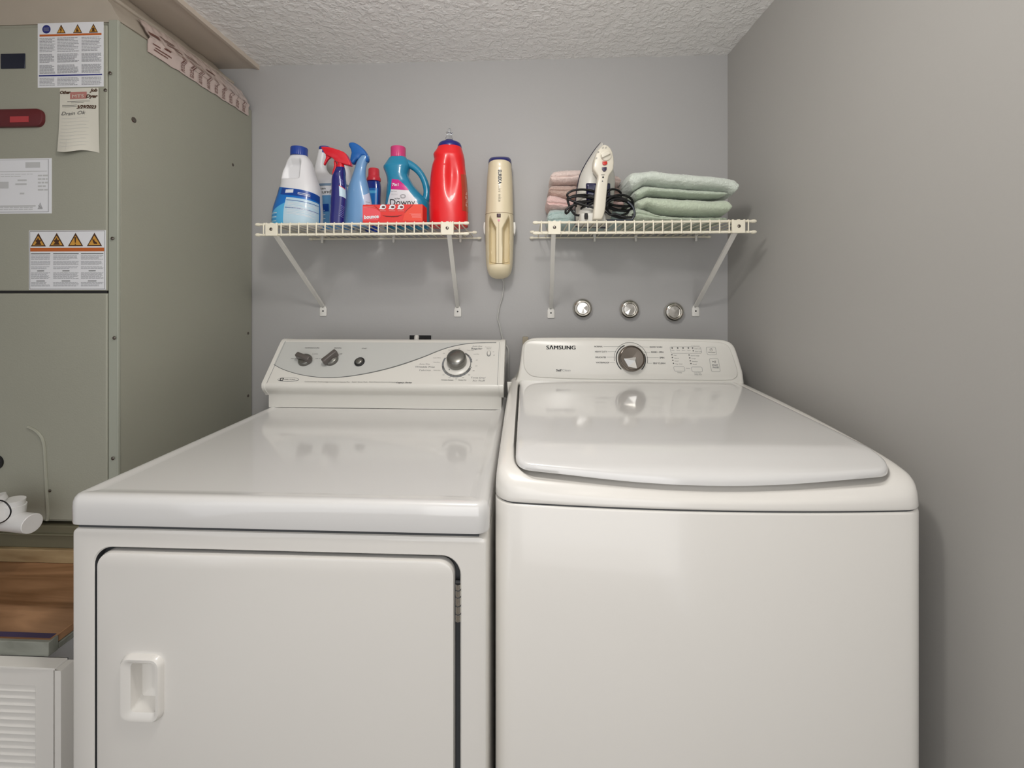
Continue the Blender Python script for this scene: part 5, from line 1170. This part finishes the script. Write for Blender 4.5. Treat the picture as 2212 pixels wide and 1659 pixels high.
pk = towel_mat('pale_pink_terry', (236, 216, 208)); pk2 = towel_mat('dusty_pink_terry', (200, 174, 162)); pk3 = towel_mat('rose_pink_terry', (234, 200, 194)); tl = towel_mat('pale_teal_terry', (186, 206, 202))
mint = towel_mat('pale_mint_terry', (214, 222, 212)); sage = towel_mat('sage_terry', (190, 202, 184)); sage2 = towel_mat('light_sage_terry', (196, 208, 186)); sage3 = towel_mat('grey_sage_terry', (182, 194, 174))
YB = 1.392; 
towel('pale pink folded towel on top of the stack behind the iron', [(1189, 378, 386), (1194, 367, 396), (1205, 363, 397), (1240, 361, 396), (1290, 363, 397), (1330, 374, 404), (1343, 382, 402)], YB, 1.525, pk, gp, 1, slit=(0,))
towel('dusty brown-pink folded towel, second from top behind the iron', [(1185, 406, 416), (1190, 398, 424), (1215, 396, 430), (1260, 397, 431), (1310, 399, 430), (1343, 402, 430), (1350, 410, 422)], YB+.004, 1.525, pk2, gp, 2, slit=(.2,))
towel('rose pink folded towel, third from top behind the iron', [(1181, 424, 440), (1184, 417, 450), (1203, 417, 452), (1235, 430, 452), (1280, 430, 451), (1330, 430, 450), (1350, 433, 447)], YB-.012, 1.525, pk3, gp, 3, slit=(-.2,), amp=.004)
towel('pale teal folded towel at the bottom of the stack behind the iron', [(1183, 458, 488), (1188, 449, 492), (1210, 445, 493), (1260, 450, 493), (1310, 450, 493), (1350, 450, 492), (1358, 456, 486)], YB-.016, 1.525, tl, gp, 4, slit=(.35, -.3), amp=.004)
YB = 1.262
towel('pale mint folded towel on top of the green stack, sloping down to the right', [(1360, 376, 400), (1366, 365, 410), (1378, 362, 408), (1395, 361, 398), (1413, 359, 397), (1450, 364, 402), (1500, 368, 406), (1540, 372, 409), (1575, 377, 414), (1592, 379, 422), (1599, 386, 412)], YB, 1.50, mint, gg, 11, amp=.0032)
towel('sage green folded towel directly under the pale mint one', [(1372, 412, 424), (1380, 403, 430), (1392, 396, 426), (1405, 397, 419), (1450, 401, 421), (1500, 405, 424), (1545, 409, 425), (1568, 411, 424), (1573, 414, 421)], YB+.006, 1.50, sage, gg, 12)
towel('thick light sage towel in the middle of the green stack', [(1378, 430, 446), (1388, 424, 452), (1400, 419, 448), (1420, 419, 456), (1460, 421, 462), (1510, 424, 464), (1550, 425, 465), (1572, 423, 464), (1580, 428, 462), (1584, 436, 454)], YB-.004, 1.50, sage2, gg, 13)
towel('grey-green folded towel at the bottom of the green stack', [(1362, 456, 488), (1368, 444, 492), (1380, 440, 493), (1395, 446, 493), (1420, 458, 493), (1470, 464, 493), (1530, 466, 493), (1570, 466, 493), (1577, 470, 488)], YB+.004, 1.50, sage3, gg, 14, slit=(.1,), amp=.0035)
bpy.context.view_layer.update()
